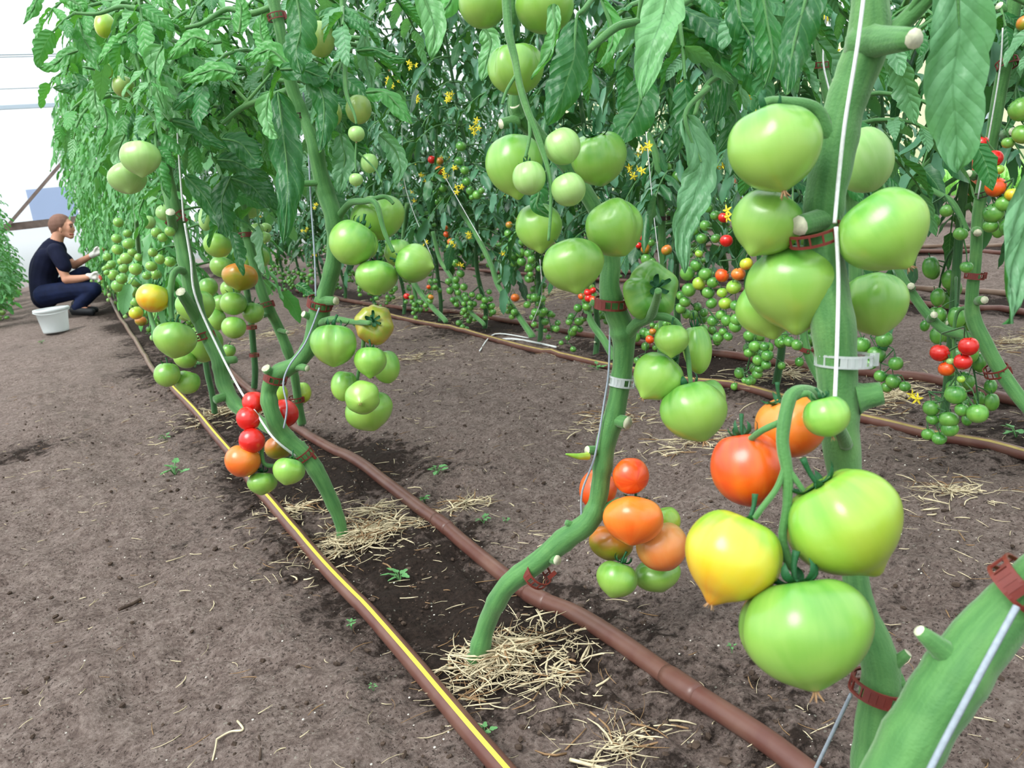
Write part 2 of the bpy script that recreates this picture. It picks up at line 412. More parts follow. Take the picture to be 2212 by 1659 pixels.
# ------------------------------------------------------------------ the polytunnel
XL, XR, YE, YN = -5.5, 8.4, 13.2, -1.0
tb = MB(); fm = tb.mi('film_white')
def arch(x): u = (x-(XL+XR)/2)/((XR-XL)/2); return 1.9+1.7*(1-abs(u)**2.4)
N = 28; ids = []
for j, y in enumerate(axis([(YN, YE, 1.8)])):
    ids.append([tb.add((XL+(XR-XL)*i/N, y, arch(XL+(XR-XL)*i/N))) for i in range(N+1)])
for a, b in zip(ids, ids[1:]):
    for i in range(N): tb.face((a[i], a[i+1], b[i+1], b[i]), fm)
o = bpy.data.objects.new('ceiling', tb.mesh('ceiling')); linko(o); tag(o, 'milky white plastic film roof of the tunnel', 'roof', kind='structure')
def wall(name, pts, mat, label):
    b = MB(); m = b.mi(mat); b.face([b.add(p) for p in pts], m)
    o = bpy.data.objects.new(name, b.mesh(name, smooth=False)); linko(o); return tag(o, label, 'wall', kind='structure')
wall('wall_end', [(XL, YE, -.05), (XR, YE, -.05)]+[(XR-(XR-XL)*i/N, YE, arch(XR-(XR-XL)*i/N)) for i in range(N+1)], 'film_white', 'white plastic film end wall behind the squatting person')
wall('wall_left', [(XL, YN, -.05), (XL, YE, -.05), (XL, YE, 1.9), (XL, YN, 1.9)], 'film_white', 'white plastic film side wall')
wall('wall_right', [(XR, YN, .3), (XR, YE, .3), (XR, YE, 1.9), (XR, YN, 1.9)], 'film_yellow', 'yellowish plastic film side wall on the right')
wall('wall_near', [(XL, YN, -.05), (XR, YN, -.05)]+[(XR-(XR-XL)*i/N, YN, arch(XR-(XR-XL)*i/N)) for i in range(N+1)], 'film_white', 'white plastic film wall behind the viewer')
b = MB(); b.face([b.add(p) for p in ((-.05, YE-.02, .86), (.52, YE-.02, .86), (.52, YE-.02, 1.28), (-.05, YE-.02, 1.28))], b.mi('film_blue'))
o = bpy.data.objects.new('window_1', b.mesh('window_1', smooth=False)); linko(o); tag(o, 'pale blue film patch in the end wall', 'window', kind='structure')
def beam(name, a, b_, w_, h_, mat, label):
    a, b_ = V(a), V(b_); m = MB(); d = b_-a; rot = d.to_track_quat('Z', 'Y').to_matrix()
    m.box((a+b_)/2, (w_, h_, d.length), mat, rot); o = bpy.data.objects.new(name, m.mesh(name, smooth=False)); linko(o)
    return tag(o, label, 'beam', kind='structure')
beam('trim_1', (.66, YE-.08, -.02), (.60, YE-.08, 2.3), .07, .05, 'wood_brown', 'brown wooden post in the end wall')
beam('trim_2', (.72, YE-.06, -.02), (.68, YE-.06, 2.3), .05, .05, 'metal_pale', 'pale metal post beside the brown one')
beam('trim_3', (-.35, YE-.16, .84), (.58, YE-.16, 1.70), .08, .04, 'wood_grey', 'grey diagonal brace plank')
beam('trim_4', (-4, YE-.08, .80), (.95, YE-.08, .82), .05, .10, 'wood_grey', 'low horizontal plank of the end wall')
beam('trim_5', (-5.4, YE-.1, 2.34), (8.2, YE-.1, 2.34), .05, .05, 'metal_pale', 'horizontal end wall tube at the top')
for i, x in enumerate((2.9, 5.4)): beam('trim_%d' % (6+i), (x, YE-.08, -.02), (x, YE-.08, 2.9), .07, .05, 'wood_brown', 'brown wooden post in the end wall')
for i, y in enumerate((1.2, 5.15, 8.4)):
    beam('trim_%d' % (8+2*i), (XR-.1, y, -.03), (XR-.1, y, 1.95), .07, .10, 'wood_brown', 'brown wooden post by the right side wall')
    beam('trim_%d' % (9+2*i), (XR-.12, y-.13, -.03), (XR-.12, y-.13, 1.95), .06, .06, 'metal_pale', 'pale pipe beside the brown post on the right')
b = MB(); m_ = b.mi('grass_green'); r2 = random.Random(3)
b.face([b.add(p) for p in ((XR+.03, -1, -.04), (XR+9, -1, -.04), (XR+9, 15, -.04), (XR+.03, 15, -.04))], m_)
for i in range(2600):
    x = XR+.1+r2.random()**2*1.2; y = 2+r2.random()*6; h = .12+.2*r2.random(); dx, dy = r2.uniform(-.06, .06), r2.uniform(-.06, .06)
    b.face([b.add((x, y-.006, -.04)), b.add((x, y+.006, -.04)), b.add((x+dx, y+dy, h))], m_)
o = solo('grass', b, (XR+.1, 4, -.04), 'bright green grass outside the right side wall', 'grass', kind='stuff')
WIR = []
for i, (y, z) in enumerate(((11.6, 2.75), (10.2, 2.52), (12.6, 2.55))):
    b = MB(); b.tube(cat([(XL+2, y, z-.02), (1.5, y, z-.06), (XR-2, y, z-.02)], 12), .006, 5, 'wire_grey')
    solo('support_wire', b, (0, y, z), ('topmost thin support wire across the tunnel near the end wall', 'middle thin support wire across the tunnel near the end wall', 'lowest thin support wire just in front of the end wall')[i], 'wire')
b = MB(); b.tube(cat([(-3.2, 12.9, 1.2), (-1.2, 10.5, 3.1), (.1, 9.4, 3.35)], 14), .006, 5, 'wire_grey')
solo('support_wire', b, (-1.2, 10.5, 3.1), 'thin slanting wire under the white roof at top left', 'wire')
# ------------------------------------------------------------------ pipes on the ground
def pipe(pxs, r, mat, label, stripe=None, sang=90, world=None, coup=()):
    pts = world or [GX(x, y, .004) for x, y in pxs]
    n = 90; c = cat(pts, n); c = [V((p.x+.003*fn(p.y, 3.1, 1.7, len(label)), p.y, gz(p.x, p.y)+r*.8)) for p in c]
    for _ in range(5): c = [c[0]]+[(c[i-1]+c[i]*2+c[i+1])/4 for i in range(1, n)]+[c[-1]]
    # low-pass so that the pipe bridges the small bumps
    for _ in range(4): c = [c[0]]+[V((c[i].x, c[i].y, (c[i-1].z+c[i].z*2+c[i+1].z)/4)) for i in range(1, n)]+[c[-1]]
    c = [V((p.x, p.y, max(p.z, gz(p.x, p.y)+r*.55))) for p in c]
    root = empty('irrigation_pipe', c[0], label, 'pipe', 'irrigation pipes on the soil')
    b = MB(); rr = [r]*(n+1)
    b.tube(c, rr, 14, mat)
    for q in coup:
        for i in range(n):
            if (c[i].y-q)*(c[i+1].y-q) <= 0 and c[i].y != c[i+1].y:
                a = c[i].lerp(c[i+1], .5); d = (c[i+1]-c[i]).normalized()
                b.tube([a-d*.03, a-d*.02, a+d*.02, a+d*.03], [r*1.02, r*1.1, r*1.1, r*1.02], 14, mat); break
    part('tube', b, root)
    if stripe:
        s = MB(); m = s.mi(stripe); prev = None
        for i, p in enumerate(c):
            T = (c[min(i+1, n)]-c[max(i-1, 0)]).normalized(); sd = T.cross(V((0, 0, 1))).normalized(); u = sd.cross(T)
            row = []
            for k in range(4):
                a = math.radians(sang-13+26*k/3); row.append(s.add(p+(sd*math.cos(a)+u*math.sin(a))*(r*1.015)))
            if prev: [s.face((prev[k], row[k], row[k+1], prev[k+1]), m) for k in range(3)]
            prev = row
        part('stripe', s, root, 'yellow stripe along the top of the pipe')
    return root
pipe([(1760, 2700), (1420, 2120), (1200, 1800), (1100, 1659), (970, 1510), (840, 1355), (700, 1215), (600, 1105), (545, 1040), (490, 960), (430, 890), (375, 840)], .0128, 'pipe_brown', 'brown pipe with bright yellow stripe, leftmost of the two in front', 'stripe_yellow', 98)
pipe([(3200, 2730), (2440, 2170), (2020, 1860), (1750, 1659), (1600, 1550), (1420, 1430), (1260, 1320), (1120, 1240), (960, 1135), (790, 1010), (650, 915), (560, 850), (510, 810), (440, 752)], .0135, 'pipe_brown', 'plain brown pipe crossing under the stem of the nearest ground-rooted plant', coup=(.72, 1.05, 1.4))
pipe([(374, 838), (350, 812), (325, 785), (300, 745), (262, 690), (235, 640), (228, 622)], .011, 'pipe_dusty', 'thin dusty pipe running beside the aisle towards the squatting person')
pipe([(2500, 1025), (2212, 965), (1990, 916), (1800, 880), (1620, 840), (1430, 800), (1300, 775), (1120, 735), (940, 697), (800, 662)], .0128, 'pipe_brown', 'brown pipe with dull yellow stripe, nearer pipe of the second pair', 'stripe_dull', 120)
pipe([(2500, 925), (2212, 857), (2000, 815), (1850, 800), (1640, 770), (1500, 755), (1380, 730), (1150, 695), (980, 668), (780, 650), (640, 622)], .0135, 'pipe_brown', 'plain brown pipe, farther pipe of the second pair', coup=(1.6, 2.4))
def wpipe(x, y0, y1, label, s=0): return pipe(None, .013, 'pipe_dusty' if s else 'pipe_brown', label, None, 90, [V((x+.03*fn(y, 0, .9, s), y, 0)) for y in axis([(y0, y1, .5)])])
wpipe(2.93, .4, 11, 'brown pipe, nearer pipe of the third pair'); wpipe(3.22, .4, 11, 'brown pipe, farther pipe of the third pair', 1)
wpipe(4.25, .8, 11, 'dusty brown pipe, nearer pipe of the fourth pair'); wpipe(4.5, .8, 11, 'dusty brown pipe, farther pipe of the fourth pair', 1)

# ------------------------------------------------------------------ tomatoes
def tomato_mesh(name, seed, nu=28, nv=20, lobe=.05, tip=.10, taper=.14, groove=0., flat=.86, dent=.16, mat='skin_green'):
    r = random.Random(seed); b = MB(); m = b.mi(mat); k = r.choice((4, 5, 5, 6)); p1, p2 = r.random()*6, r.random()*6; ga = r.random()*6.28; ga2 = ga+2.2
    rows = []
    for i in range(nv+1):
        th = math.pi*i/nv; row = []
        for j in range(nu):
            a = 2*math.pi*j/nu; s = math.sin(th); c = math.cos(th)
            wt = math.exp(-((th-.9)/.8)**2)
            rho = s**.92*(1+lobe*(math.cos(k*a+p1)*wt+.5*math.cos(2*a+p2)))
            rho *= 1-taper*max(0, (th-1.6)/1.54)**1.3*1.3
            for g_, am in ((ga, groove), (ga2, groove*.6)):
                d = abs((a-g_+math.pi) % (2*math.pi)-math.pi); rho *= 1-am*math.exp(-(d/.2)**2)*(.35+wt)*(1 if th < 2.6 else .4)
            z = c*flat-dent*math.exp(-(th/.42)**2)-tip*math.exp(-((math.pi-th)/.24)**2)
            z += lobe*.6*math.cos(a+p2)*s
            row.append(b.add((rho*math.cos(a), rho*math.sin(a), z)))
        rows.append(row)
    for i in range(nv):
        for j in range(nu): b.face((rows[i][j], rows[i+1][j], rows[i+1][(j+1) % nu], rows[i][(j+1) % nu]), m)
    return b.mesh(name)
def calyx_mesh(name, seed, curl=1.0, n=6, L=.62, wd=.13, res=6, ped=.5):
    r = random.Random(seed); b = MB(); z0 = .72
    for k in range(n):
        a = 2*math.pi*k/n+r.uniform(-.2, .2); d = V((math.cos(a), math.sin(a), 0)); ln = L*r.uniform(.8, 1.15); cu = curl*r.uniform(.6, 1.3)
        pts = [V((0, 0, z0))]
        for q in range(1, 6):
            t = q/5; an = -.25+cu*2.6*t*t; pts.append(pts[-1]+(d*math.cos(an)+V((0, 0, 1))*math.sin(an))*ln/5)
        b.blade(pts, wd*2*r.uniform(.8, 1.2), d.cross(V((0, 0, 1))), -.9, res, 2, .5, 1, 0, 0, 'calyx_green')
    b.sphere((0, 0, z0), (.09, .09, .07), 'calyx_green', 8, 4)
    if ped: b.tube(cat([(0, 0, z0), (.03, 0, z0+ped*.5), (.1, .05, z0+ped)], 5), [.045, .05, .05, .05, .06, .07], 6, 'calyx_green')
    return b.mesh(name)
CAL = [calyx_mesh('calyx', i, c_, 6, l_) for i, (c_, l_) in enumerate(((.5, .6), (.8, .7), (1.0, .75), (.3, .55)))]
CALS = [calyx_mesh('calyx', 20+i, .35, 5, .8, .12, 3, .5) for i in range(2)]
def tip_mesh():
    b = MB()
    for k in range(5):
        a = k*1.3; b.tube([(0, 0, -.85), (.05*math.cos(a), .05*math.sin(a), -.98), (.12*math.cos(a), .12*math.sin(a), -1.08)], [.03, .02, .008], 4, 'dry_blossom')
    return b.mesh('blossom_scar')
BLOS = tip_mesh()
CNAME = dict(skin_green='light green tomato', skin_pale='small pale green unripe tomato', skin_dull='dull yellowish green tomato', skin_lime='yellow-green tomato', skin_yellow='tomato turning from green to yellow-orange',
             skin_turning='green tomato blushed with orange', skin_tan='tan-orange half-ripe tomato', skin_olive='olive-orange half-ripe tomato', skin_orange='orange tomato', skin_redorange='orange-red tomato', skin_red='ripe red tomato', cherry_green='green cherry tomato')
MCACHE = {}
def hang(parent, name, me, loc, q, s, label=None):
    o = bpy.data.objects.new(name, me); o.rotation_mode = 'QUATERNION'; o.location = loc; o.rotation_quaternion = q; o.scale = s
    linko(o, parent)
    if label: o['label'] = label
    return o
TSEED = [100]
def tomato(root, x, y, w_, h_, d, colr='skin_green', tip=(0, 1, .25), st='', cal=1, blos=0, spin=None, pos=None):
    """a big tomato seen w_ x h_ pixels large, its blossom tip pointing along tip (right, down, towards the viewer)"""
    c = pos or P(x, y, d); R_ = w_/2*d/F; ax = -cdir(*tip); TSEED[0] += 1; sd = TSEED[0]
    kw = dict(lobe=.04, tip=.07, taper=.16, groove=.07)
    if 'h' in st: kw.update(tip=.15, taper=.22, lobe=.035)
    if 'l' in st: kw.update(lobe=.08, groove=.14, tip=.02, taper=.04, flat=.8, dent=.26)
    if 'r' in st: kw.update(lobe=.02, groove=.02, tip=.03, taper=.05)
    if 'f' in st: kw.update(flat=.78)
    if 'g' in st: kw.update(groove=.2, lobe=.06)
    small = w_ < 60
    key = (st, colr, sd % 4 if small else sd)
    if key not in MCACHE: MCACHE[key] = tomato_mesh('tomato', sd, 20 if small else 40, 14 if small else 28, mat=colr, **kw)
    q = ax.to_track_quat('Z', 'Y') @ Quaternion((0, 0, 1), spin if spin is not None else (sd*1.7) % 6.28)
    hs = R_*(h_/w_)/(.93 if 'h' in st else .88)
    # w_ is across the image, h_ down: the axis gets h_ when it stands in the picture plane
    aim = 1-abs(tip[2])/V(tip).length; s = (R_, R_, R_+(hs-R_)*max(.0, aim))
    o = hang(root, 'tomato', MCACHE[key], c-root.location, q, s, CNAME[colr])
    if cal: hang(o, 'calyx', (CALS if small else CAL)[sd % (2 if small else 4)], (0, 0, 0), Quaternion(), (1, 1, 1))
    if blos: hang(o, 'blossom_scar', BLOS, (0, 0, 0), Quaternion(), (1, 1, 1), 'dry brown blossom end')
    return o
# cherry tomatoes share their meshes
CH = {}
def cherry_mesh(colr, k):
    if (colr, k) not in CH: CH[(colr, k)] = tomato_mesh('tomato', 500+k, 14, 9, .02, .01, .03, 0, .95, .08, mat=colr)
    return CH[(colr, k)]
CNAME2 = dict(cherry_green='green cherry tomato', skin_red='ripe red cherry tomato', skin_redorange='orange-red cherry tomato', skin_orange='orange cherry tomato', skin_yellow='yellowing cherry tomato', skin_lime='yellow-green cherry tomato', skin_turning='turning cherry tomato', skin_olive='olive-orange cherry tomato', skin_pale='tiny pale green tomato', skin_green='light green tomato', skin_dull='dull green tomato')
def cherry(root, p, r, colr, rng, cal=True):
    ax = V((rng.uniform(-.5, .5), rng.uniform(-.5, .5), 1)).normalized()
    q = ax.to_track_quat('Z', 'Y') @ Quaternion((0, 0, 1), rng.random()*6.28); s = r*rng.uniform(.92, 1.06)
    o = hang(root, 'tomato', cherry_mesh(colr, rng.randrange(3)), p-root.location, q, (s, s, s*rng.uniform(.9, 1.05)), CNAME2[colr])
    if cal: hang(o, 'calyx', CALS[rng.randrange(2)], (0, 0, 0), Quaternion(), (1, 1, 1))
    return o

# ------------------------------------------------------------------ leaves
def compound(b, base, d, L, rng, size=1., droop=.9, mat='leaf_far_shaded', hi=False, tone=None, n=None, curl=None, tcol='stem_green'):
    """a tomato leaf: drooping rachis with paired leaflets and one at the end"""
    d = V(d).normalized(); p = V(base); pts = [p.copy()]; dd = d.copy(); K = 6
    for i in range(K):
        dd = (dd+V((0, 0, -droop*.26))+V((rng.uniform(-.1, .1), rng.uniform(-.1, .1), rng.uniform(-.08, .08)))).normalized(); p = p+dd*L/K; pts.append(p.copy())
    b.tube(pts, catr([.0042*size, .0016*size], K), 5 if hi else 4, tcol, False)
    tn = rng.random() if tone is None else min(1, max(0, tone+rng.uniform(-.25, .25)))
    def lf(o, dr, ln, sd):
        dr = dr.normalized(); q = [o]; e = dr.copy()
        for i in range(4): e = (e+V((0, 0, -droop*.32*rng.uniform(.5, 1.5)))+V((rng.uniform(-.13, .13),)*3)).normalized(); q.append(q[-1]+e*ln/4)
        s_ = sd+V((rng.uniform(-.4, .4), rng.uniform(-.4, .4), rng.uniform(-.4, .4)))
        cu = (rng.uniform(.2, 1.3) if curl is None else curl*rng.uniform(.6, 1.4))
        b.blade(q, ln*rng.uniform(.5, .68), s_, cu, 14 if hi else 7, 8 if hi else 4, min(1, max(0, tn+rng.uniform(-.2, .2))), 5 if hi else 3, .24, .022, mat, .05)
    prs = n or 3
    for k in range(prs):
        t = .32+.5*k/max(1, prs-1) if prs > 1 else .55; i = t*K; a = int(i); o = pts[a].lerp(pts[a+1], i-a); T = (pts[a+1]-pts[a]).normalized()
        sd = T.cross(V((0, 0, 1))); sd = sd.normalized() if sd.length > .1 else T.orthogonal().normalized()
        for s in (-1, 1):
            ln = L*rng.uniform(.28, .4)*(1.1-.2*abs(k-1)); dr = sd*s+T*rng.uniform(.3, .8)
            lf(o, dr, ln, T if abs(T.z) < .8 else sd.cross(T))
        if rng.random() < .8:
            i = min(K-.01, (t+.08)*K); a = int(i); o = pts[a].lerp(pts[a+1], i-a); lf(o, sd*rng.choice((-1, 1))+T*.2, L*.13, T)
    lf(pts[-1], (pts[-1]-pts[-2]), L*rng.uniform(.36, .46), (pts[-1]-pts[-2]).cross(V((0, 0, 1)))+V((.01, 0, 0)))
def px_leaf(root, pts, d, W, ang=0, curl=.6, tone=.4, mat='leaf_near', lobes=5, lob=.14, flip=0, label=None, dd=None, pet=None, puck=.026, wave=.09):
    """a single big leaflet drawn along pixel points at real depths; ang turns the blade about its spine, flip shows its pale underside"""
    k = len(pts); ds = dd or [d]*k; sp = [P(x, y, q) for (x, y), q in zip(pts, ds)]
    T = (sp[-1]-sp[0]).normalized(); side = T.cross(CAMV).normalized(); side = Quaternion(T, math.radians(ang)) @ side
    # blade's front = side x T ; choose the side so that the front looks at the camera unless flipped
    if (side.cross(T)).dot(CAMV) < 0: side = -side
    if flip: side = -side
    b = MB()
    b.blade(sp, W*d/F, side, curl*1.25, 30, 14, tone, lobes, lob, puck, mat, wave)
    if pet:
        q = [P(x, y, z) for x, y, z in pet]; b.tube(cat(q+[sp[0], sp[1]], 12), catr([.0035*d/.8, .0025*d/.8, .0008], 12), 6, 'stem_green', False)
    else: b.tube(cat(sp, 10), catr([.0022, .0006], 10), 5, 'stem_green', False)
    return part('leaf', b, root, label)
def stalk(b, pts, rad, n=8, mat='stem_green', seg=None, ridge=.05, cap=None):
    """pts: (x, y, depth) ; rad in pixels of width"""
    q = [P(*p) for p in pts]; N_ = seg or max(8, len(pts)*6)
    r = [rr/2*p[2]/F for rr, p in zip(rad if hasattr(rad, '__len__') else [rad]*len(pts), pts)]
    c = cat(q, N_); rr = catr(r, N_)
    rr = [v*(1+.02*math.sin(i*1.1)+((.11 if n < 16 else .04)*math.exp(-(((i*.9+len(pts)) % 9)-4.5)**2/.9) if n >= 12 else 0)) for i, v in enumerate(rr)]
    b.tube(c, rr, n, mat, True, cap, ridge*.6)
    return c, rr
def stub(b, a, e, w0, w1, mat='stem_green', cap='cut_pale'):
    q = [P(*a), P(*a).lerp(P(*e), .35), P(*e)]; r = [w0/2*a[2]/F, (w0+w1)/4*a[2]/F*.9, w1/2*e[2]/F]
    b.tube(cat(q, 6), catr(r, 6), 10, mat, True, cap, .04)

# ------------------------------------------------------------------ clips and strings
def clip(x, y, d, w_, axis_px, label, mat='clip_brown', h=.36, name='trellis_clip', loose=1.12, tilt=.25):
    """ladder-like plastic ring round a stem; axis_px = stem direction in the image (right, down, toward)"""
    c = P(x, y, d); ax = cdir(*axis_px); R_ = w_*.55*d/F; q = ax.to_track_quat('Z', 'Y'); b = MB(); H_ = R_*h*1.0
    n = 26
    def ring(z, rr, hz):
        m = b.mi(mat); rows = []
        for i in range(n):
            a = 2*math.pi*i/n; u = V((math.cos(a), math.sin(a), 0))
            rows.append([b.add(c+q @ (u*(rr*s)+V((0, 0, z+t)))) for s, t in ((1, -hz), (1.09, -hz), (1.09, hz), (1, hz))])
        for i in range(n):
            A, B_ = rows[i], rows[(i+1) % n]
            for k in range(4): b.face((A[k], A[(k+1) % 4], B_[(k+1) % 4], B_[k]), m)
    ring(-H_, R_, H_*.22); ring(H_, R_, H_*.22)
    for i in range(0, n, 2):
        a = 2*math.pi*i/n; rot = q.to_matrix() @ Matrix.Rotation(a, 3, 'Z')
        b.box(c+q @ V((math.cos(a)*R_*1.045, math.sin(a)*R_*1.045, 0)), (R_*.08, R_*.07, H_*2), mat, rot)
    # closed back and the hinge tab
    for a in (.2, .45, .7, -.05):
        a += 2.2; rot = q.to_matrix() @ Matrix.Rotation(a, 3, 'Z')
        b.box(c+q @ V((math.cos(a)*R_*1.045, math.sin(a)*R_*1.045, 0)), (R_*.07, R_*.26, H_*1.9), mat, rot)
    tb_ = cdir(1, 0, .3); b.box(c+tb_*R_*1.12, (R_*.22, R_*.3, H_*2.5), mat, q.to_matrix())
    return solo(name, b, c, label, 'clip', 'trellis clips on the stems', smooth=False)
def string(pts, w_, label, mat='string_white'):
    q = [P(*p) for p in pts]; r = [w_/2*p[2]/F for p in pts]; N_ = max(6, len(pts)*5); b = MB()
    b.tube(cat(q, N_), catr(r, N_), 6, mat)
    return solo('trellis_string', b, q[-1], label, 'string', 'trellis strings')
# ------------------------------------------------------------------ the nearest plant on the right
rg = random.Random(11)
R = empty('tomato_plant', P(1890, 1720, .58), 'large tomato plant nearest on the right with a thick stem and big green tomatoes', 'tomato plant')
b = MB()
stalk(b, [(1900, 2500, .62), (1890, 2000, .61), (1885, 1790, .60), (1888, 1650, .60), (1893, 1560, .595), (1905, 1470, .59), (1893, 1400, .59), (1868, 1330, .595), (1850, 1260, .60), (1838, 1130, .61), (1822, 1000, .615), (1812, 900, .61), (1808, 800, .605), (1800, 700, .60), (1785, 610, .60), (1778, 520, .60), (1782, 430, .595), (1800, 340, .59), (1822, 240, .585), (1850, 160, .58), (1875, 90, .575), (1880, 0, .57), (1878, -80, .57)],
      [90, 94, 96, 92, 84, 84, 74, 58, 54, 60, 74, 84, 84, 92, 88, 78, 84, 90, 84, 86, 92, 76, 72], 16, ridge=.06)
stub(b, (1850, 860, .605), (1905, 850, .60), 78, 50, cap=None); stub(b, (1866, 92, .575), (1975, 84, .52), 92, 44)
stub(b, (1790, 470, .595), (1726, 488, .575), 62, 44); stub(b, (1900, 1460, .59), (1962, 1410, .58), 52, 20); stub(b, (1910, 1480, .59), (1955, 1470, .585), 50, 30, cap=None)
stalk(b, [(1885, 110, .575), (1940, 60, .57), (2000, 0, .56), (2060, -60, .55)], [40, 40, 36, 34])
stalk(b, [(1810, 320, .585), (1785, 280, .58), (1760, 235, .575), (1700, 222, .57), (1655, 222, .565), (1650, 240, .565)], [44, 34, 30, 26, 22, 18])
part('stem', b, R)
b = MB()
stalk(b, [(1828, 960, .60), (1800, 900, .56), (1760, 850, .535), (1715, 850, .52), (1700, 880, .515), (1690, 950, .512), (1700, 1020, .51), (1700, 1090, .51), (1690, 1160, .51), (1705, 1215, .51), (1720, 1235, .51)], [30, 26, 26, 30, 30, 28, 26, 20, 18, 24, 12])
stalk(b, [(1690, 910, .515), (1650, 928, .518), (1622, 948, .53)], [16, 15, 14]); stalk(b, [(1700, 990, .51), (1680, 1050, .508), (1645, 1098, .5), (1630, 1120, .5)], [14, 13, 13])
stalk(b, [(1700, 1010, .51), (1725, 1045, .508), (1735, 1060, .508)], [16, 13, 12]); stalk(b, [(1715, 860, .52), (1745, 850, .52), (1762, 872, .52)], [16, 14, 13])
part('truss_stalk', b, R)
T_ = tomato
T_(R, 1672, 320, 192, 196, .56, 'skin_green', (.15, 1, .2), 'g', spin=1.2, blos=1)
T_(R, 1862, 345, 128, 148, .66, 'skin_pale', (.35, 1, .1), 'r', cal=0)
T_(R, 1655, 482, 152, 150, .60, 'skin_green', (-.5, 1, .1), 'h', cal=0)
T_(R, 1908, 498, 194, 186, .565, 'skin_green', (.55, 1, .3), 'h', cal=0, blos=1)
T_(R, 1660, 665, 138, 138, .66, 'skin_green', (.1, 1, .3), 'h', cal=0)
T_(R, 1722, 622, 218, 196, .62, 'skin_green', (-.1, 1, .25), 'h')
T_(R, 1888, 655, 140, 142, .66, 'skin_green', (.1, 1, .2), 'g', cal=0)
T_(R, 1708, 918, 152, 142, .575, 'skin_orange', (.45, 1, -.1), 'r')
T_(R, 1614, 1010, 158, 172, .545, 'skin_redorange', (.12, 1, .15), 'r')
T_(R, 1785, 898, 100, 92, .515, 'skin_green', (.25, 1, .1), 'r', blos=1)
T_(R, 1583, 1200, 212, 218, .50, 'skin_yellow', (-.5, 1, .1), 'h', blos=1)
T_(R, 1822, 1128, 246, 246, .505, 'skin_lime', (.62, 1, .2), 'hg', spin=.4)
T_(R, 1737, 1360, 272, 240, .48, 'skin_green', (.1, 1, .3), 'g', spin=2.2, blos=1)
# leaves of this plant
px_leaf(R, [(2060, -60), (2072, 60), (2058, 180), (2066, 290), (2068, 372)], .58, 172, 18, .5, .5, 'leaf_near', 5, .08, 1, dd=[.54, .55, .56, .57, .58], pet=[(1940, 60, .57), (2010, -40, .55)])
px_leaf(R, [(2290, 240), (2250, 340), (2215, 450), (2192, 580), (2180, 700)], .56, 130, -15, .5, .35, 'leaf_near', 6, .1, 1, puck=.03, pet=[(2060, -60, .55), (2300, 60, .56)])
px_leaf(R, [(1760, -70), (1735, 20), (1712, 110), (1700, 205)], .66, 120, 25, .7, .15, 'leaf_near', 5, .12, 0)
px_leaf(R, [(1640, -60), (1655, 40), (1668, 120), (1650, 190)], .72, 90, -20, .5, .5, 'leaf_near', 4, .12, 0)
px_leaf(R, [(2120, -60), (2095, 30), (2080, 120), (2085, 200)], .66, 90, 40, .8, .2, 'leaf_near', 4, .12, 0)
string([(1872, -60, .545), (1852, 100, .55), (1826, 260, .56), (1812, 380, .57), (1803, 482, .565)], 9, 'white string lying down the thick stem above the topmost brown clip on the right')
string([(1806, 490, .562), (1811, 600, .57), (1808, 750, .565), (1803, 868, .56)], 9, 'white string between the brown and the clear clip on the thick right stem')
clip(1760, 507, .585, 96, (-.34, -1, .35), 'brown ladder clip tilted across the thick right stem below a pale cut stub', h=.22)
clip(1822, 777, .605, 100, (0, -1, .16), 'translucent clip around the thick right stem', 'clip_clear', .2)
clip(1898, 1488, .59, 100, (.2, -1, .2), 'dark brown clip low on the right stem, half behind the slanting stem', h=.24)
string([(1838, 1500, .60), (1800, 1580, .62), (1758, 1670, .64), (1730, 1740, .65)], 8, 'thin grey string hanging from the low clip on the right stem', 'string_grey')
# the slanting stem in the right corner
S = empty('tomato_plant', P(1900, 1760, .43), 'thick slanting green tomato stem in the bottom right corner, nearest of all', 'tomato plant')
b = MB(); stalk(b, [(1640, 2600, .46), (1740, 2150, .45), (1850, 1880, .44), (1935, 1680, .44), (2000, 1560, .44), (2060, 1470, .44), (2110, 1400, .44), (2180, 1320, .44), (2250, 1260, .43), (2380, 1130, .42)], [130, 134, 136, 134, 132, 138, 128, 116, 118, 116], 18, ridge=.07)
stub(b, (2075, 1440, .44), (1985, 1362, .435), 96, 26); part('stem', b, S)
clip(2204, 1262, .43, 108, (.62, -.75, .5), 'rust-red clip ring at the right edge above the slanting stem', h=.34)
string([(2196, 1310, .415), (2120, 1450, .41), (2020, 1640, .41), (1980, 1730, .41)], 15, 'thick grey string running down from the rust-red clip at the right edge', 'string_grey')

# ------------------------------------------------------------------ the plant in the middle
M = empty('tomato_plant', GX(1033, 1412), 'tomato plant with curved stem rooted in straw between the two front pipes', 'tomato plant')
b = MB()
stalk(b, [(1024, 1440, 1.15), (1036, 1400, 1.13), (1052, 1345, 1.12), (1078, 1290, 1.10), (1105, 1256, 1.09), (1160, 1215, 1.08), (1220, 1165, 1.07), (1268, 1130, 1.06), (1290, 1085, 1.06), (1300, 1020, 1.05), (1308, 960, 1.04), (1326, 900, 1.03), (1338, 840, 1.02), (1346, 770, 1.01), (1345, 715, 1.0), (1328, 670, .99), (1316, 620, .98), (1318, 560, .98), (1300, 480, .97), (1240, 380, .96), (1160, 290, .95), (1118, 240, .93), (1115, 170, .92), (1112, 60, .90), (1105, -60, .88)],
      [46, 42, 40, 42, 44, 46, 48, 48, 40, 40, 44, 44, 42, 44, 56, 48, 44, 42, 36, 30, 32, 40, 20, 22, 24], 14, ridge=.07)
stub(b, (1300, 975, 1.045), (1268, 972, 1.03), 32, 18); stub(b, (1325, 905, 1.03), (1356, 914, 1.01), 36, 28); stub(b, (1322, 672, .99), (1276, 652, .985), 34, 12, cap=None)
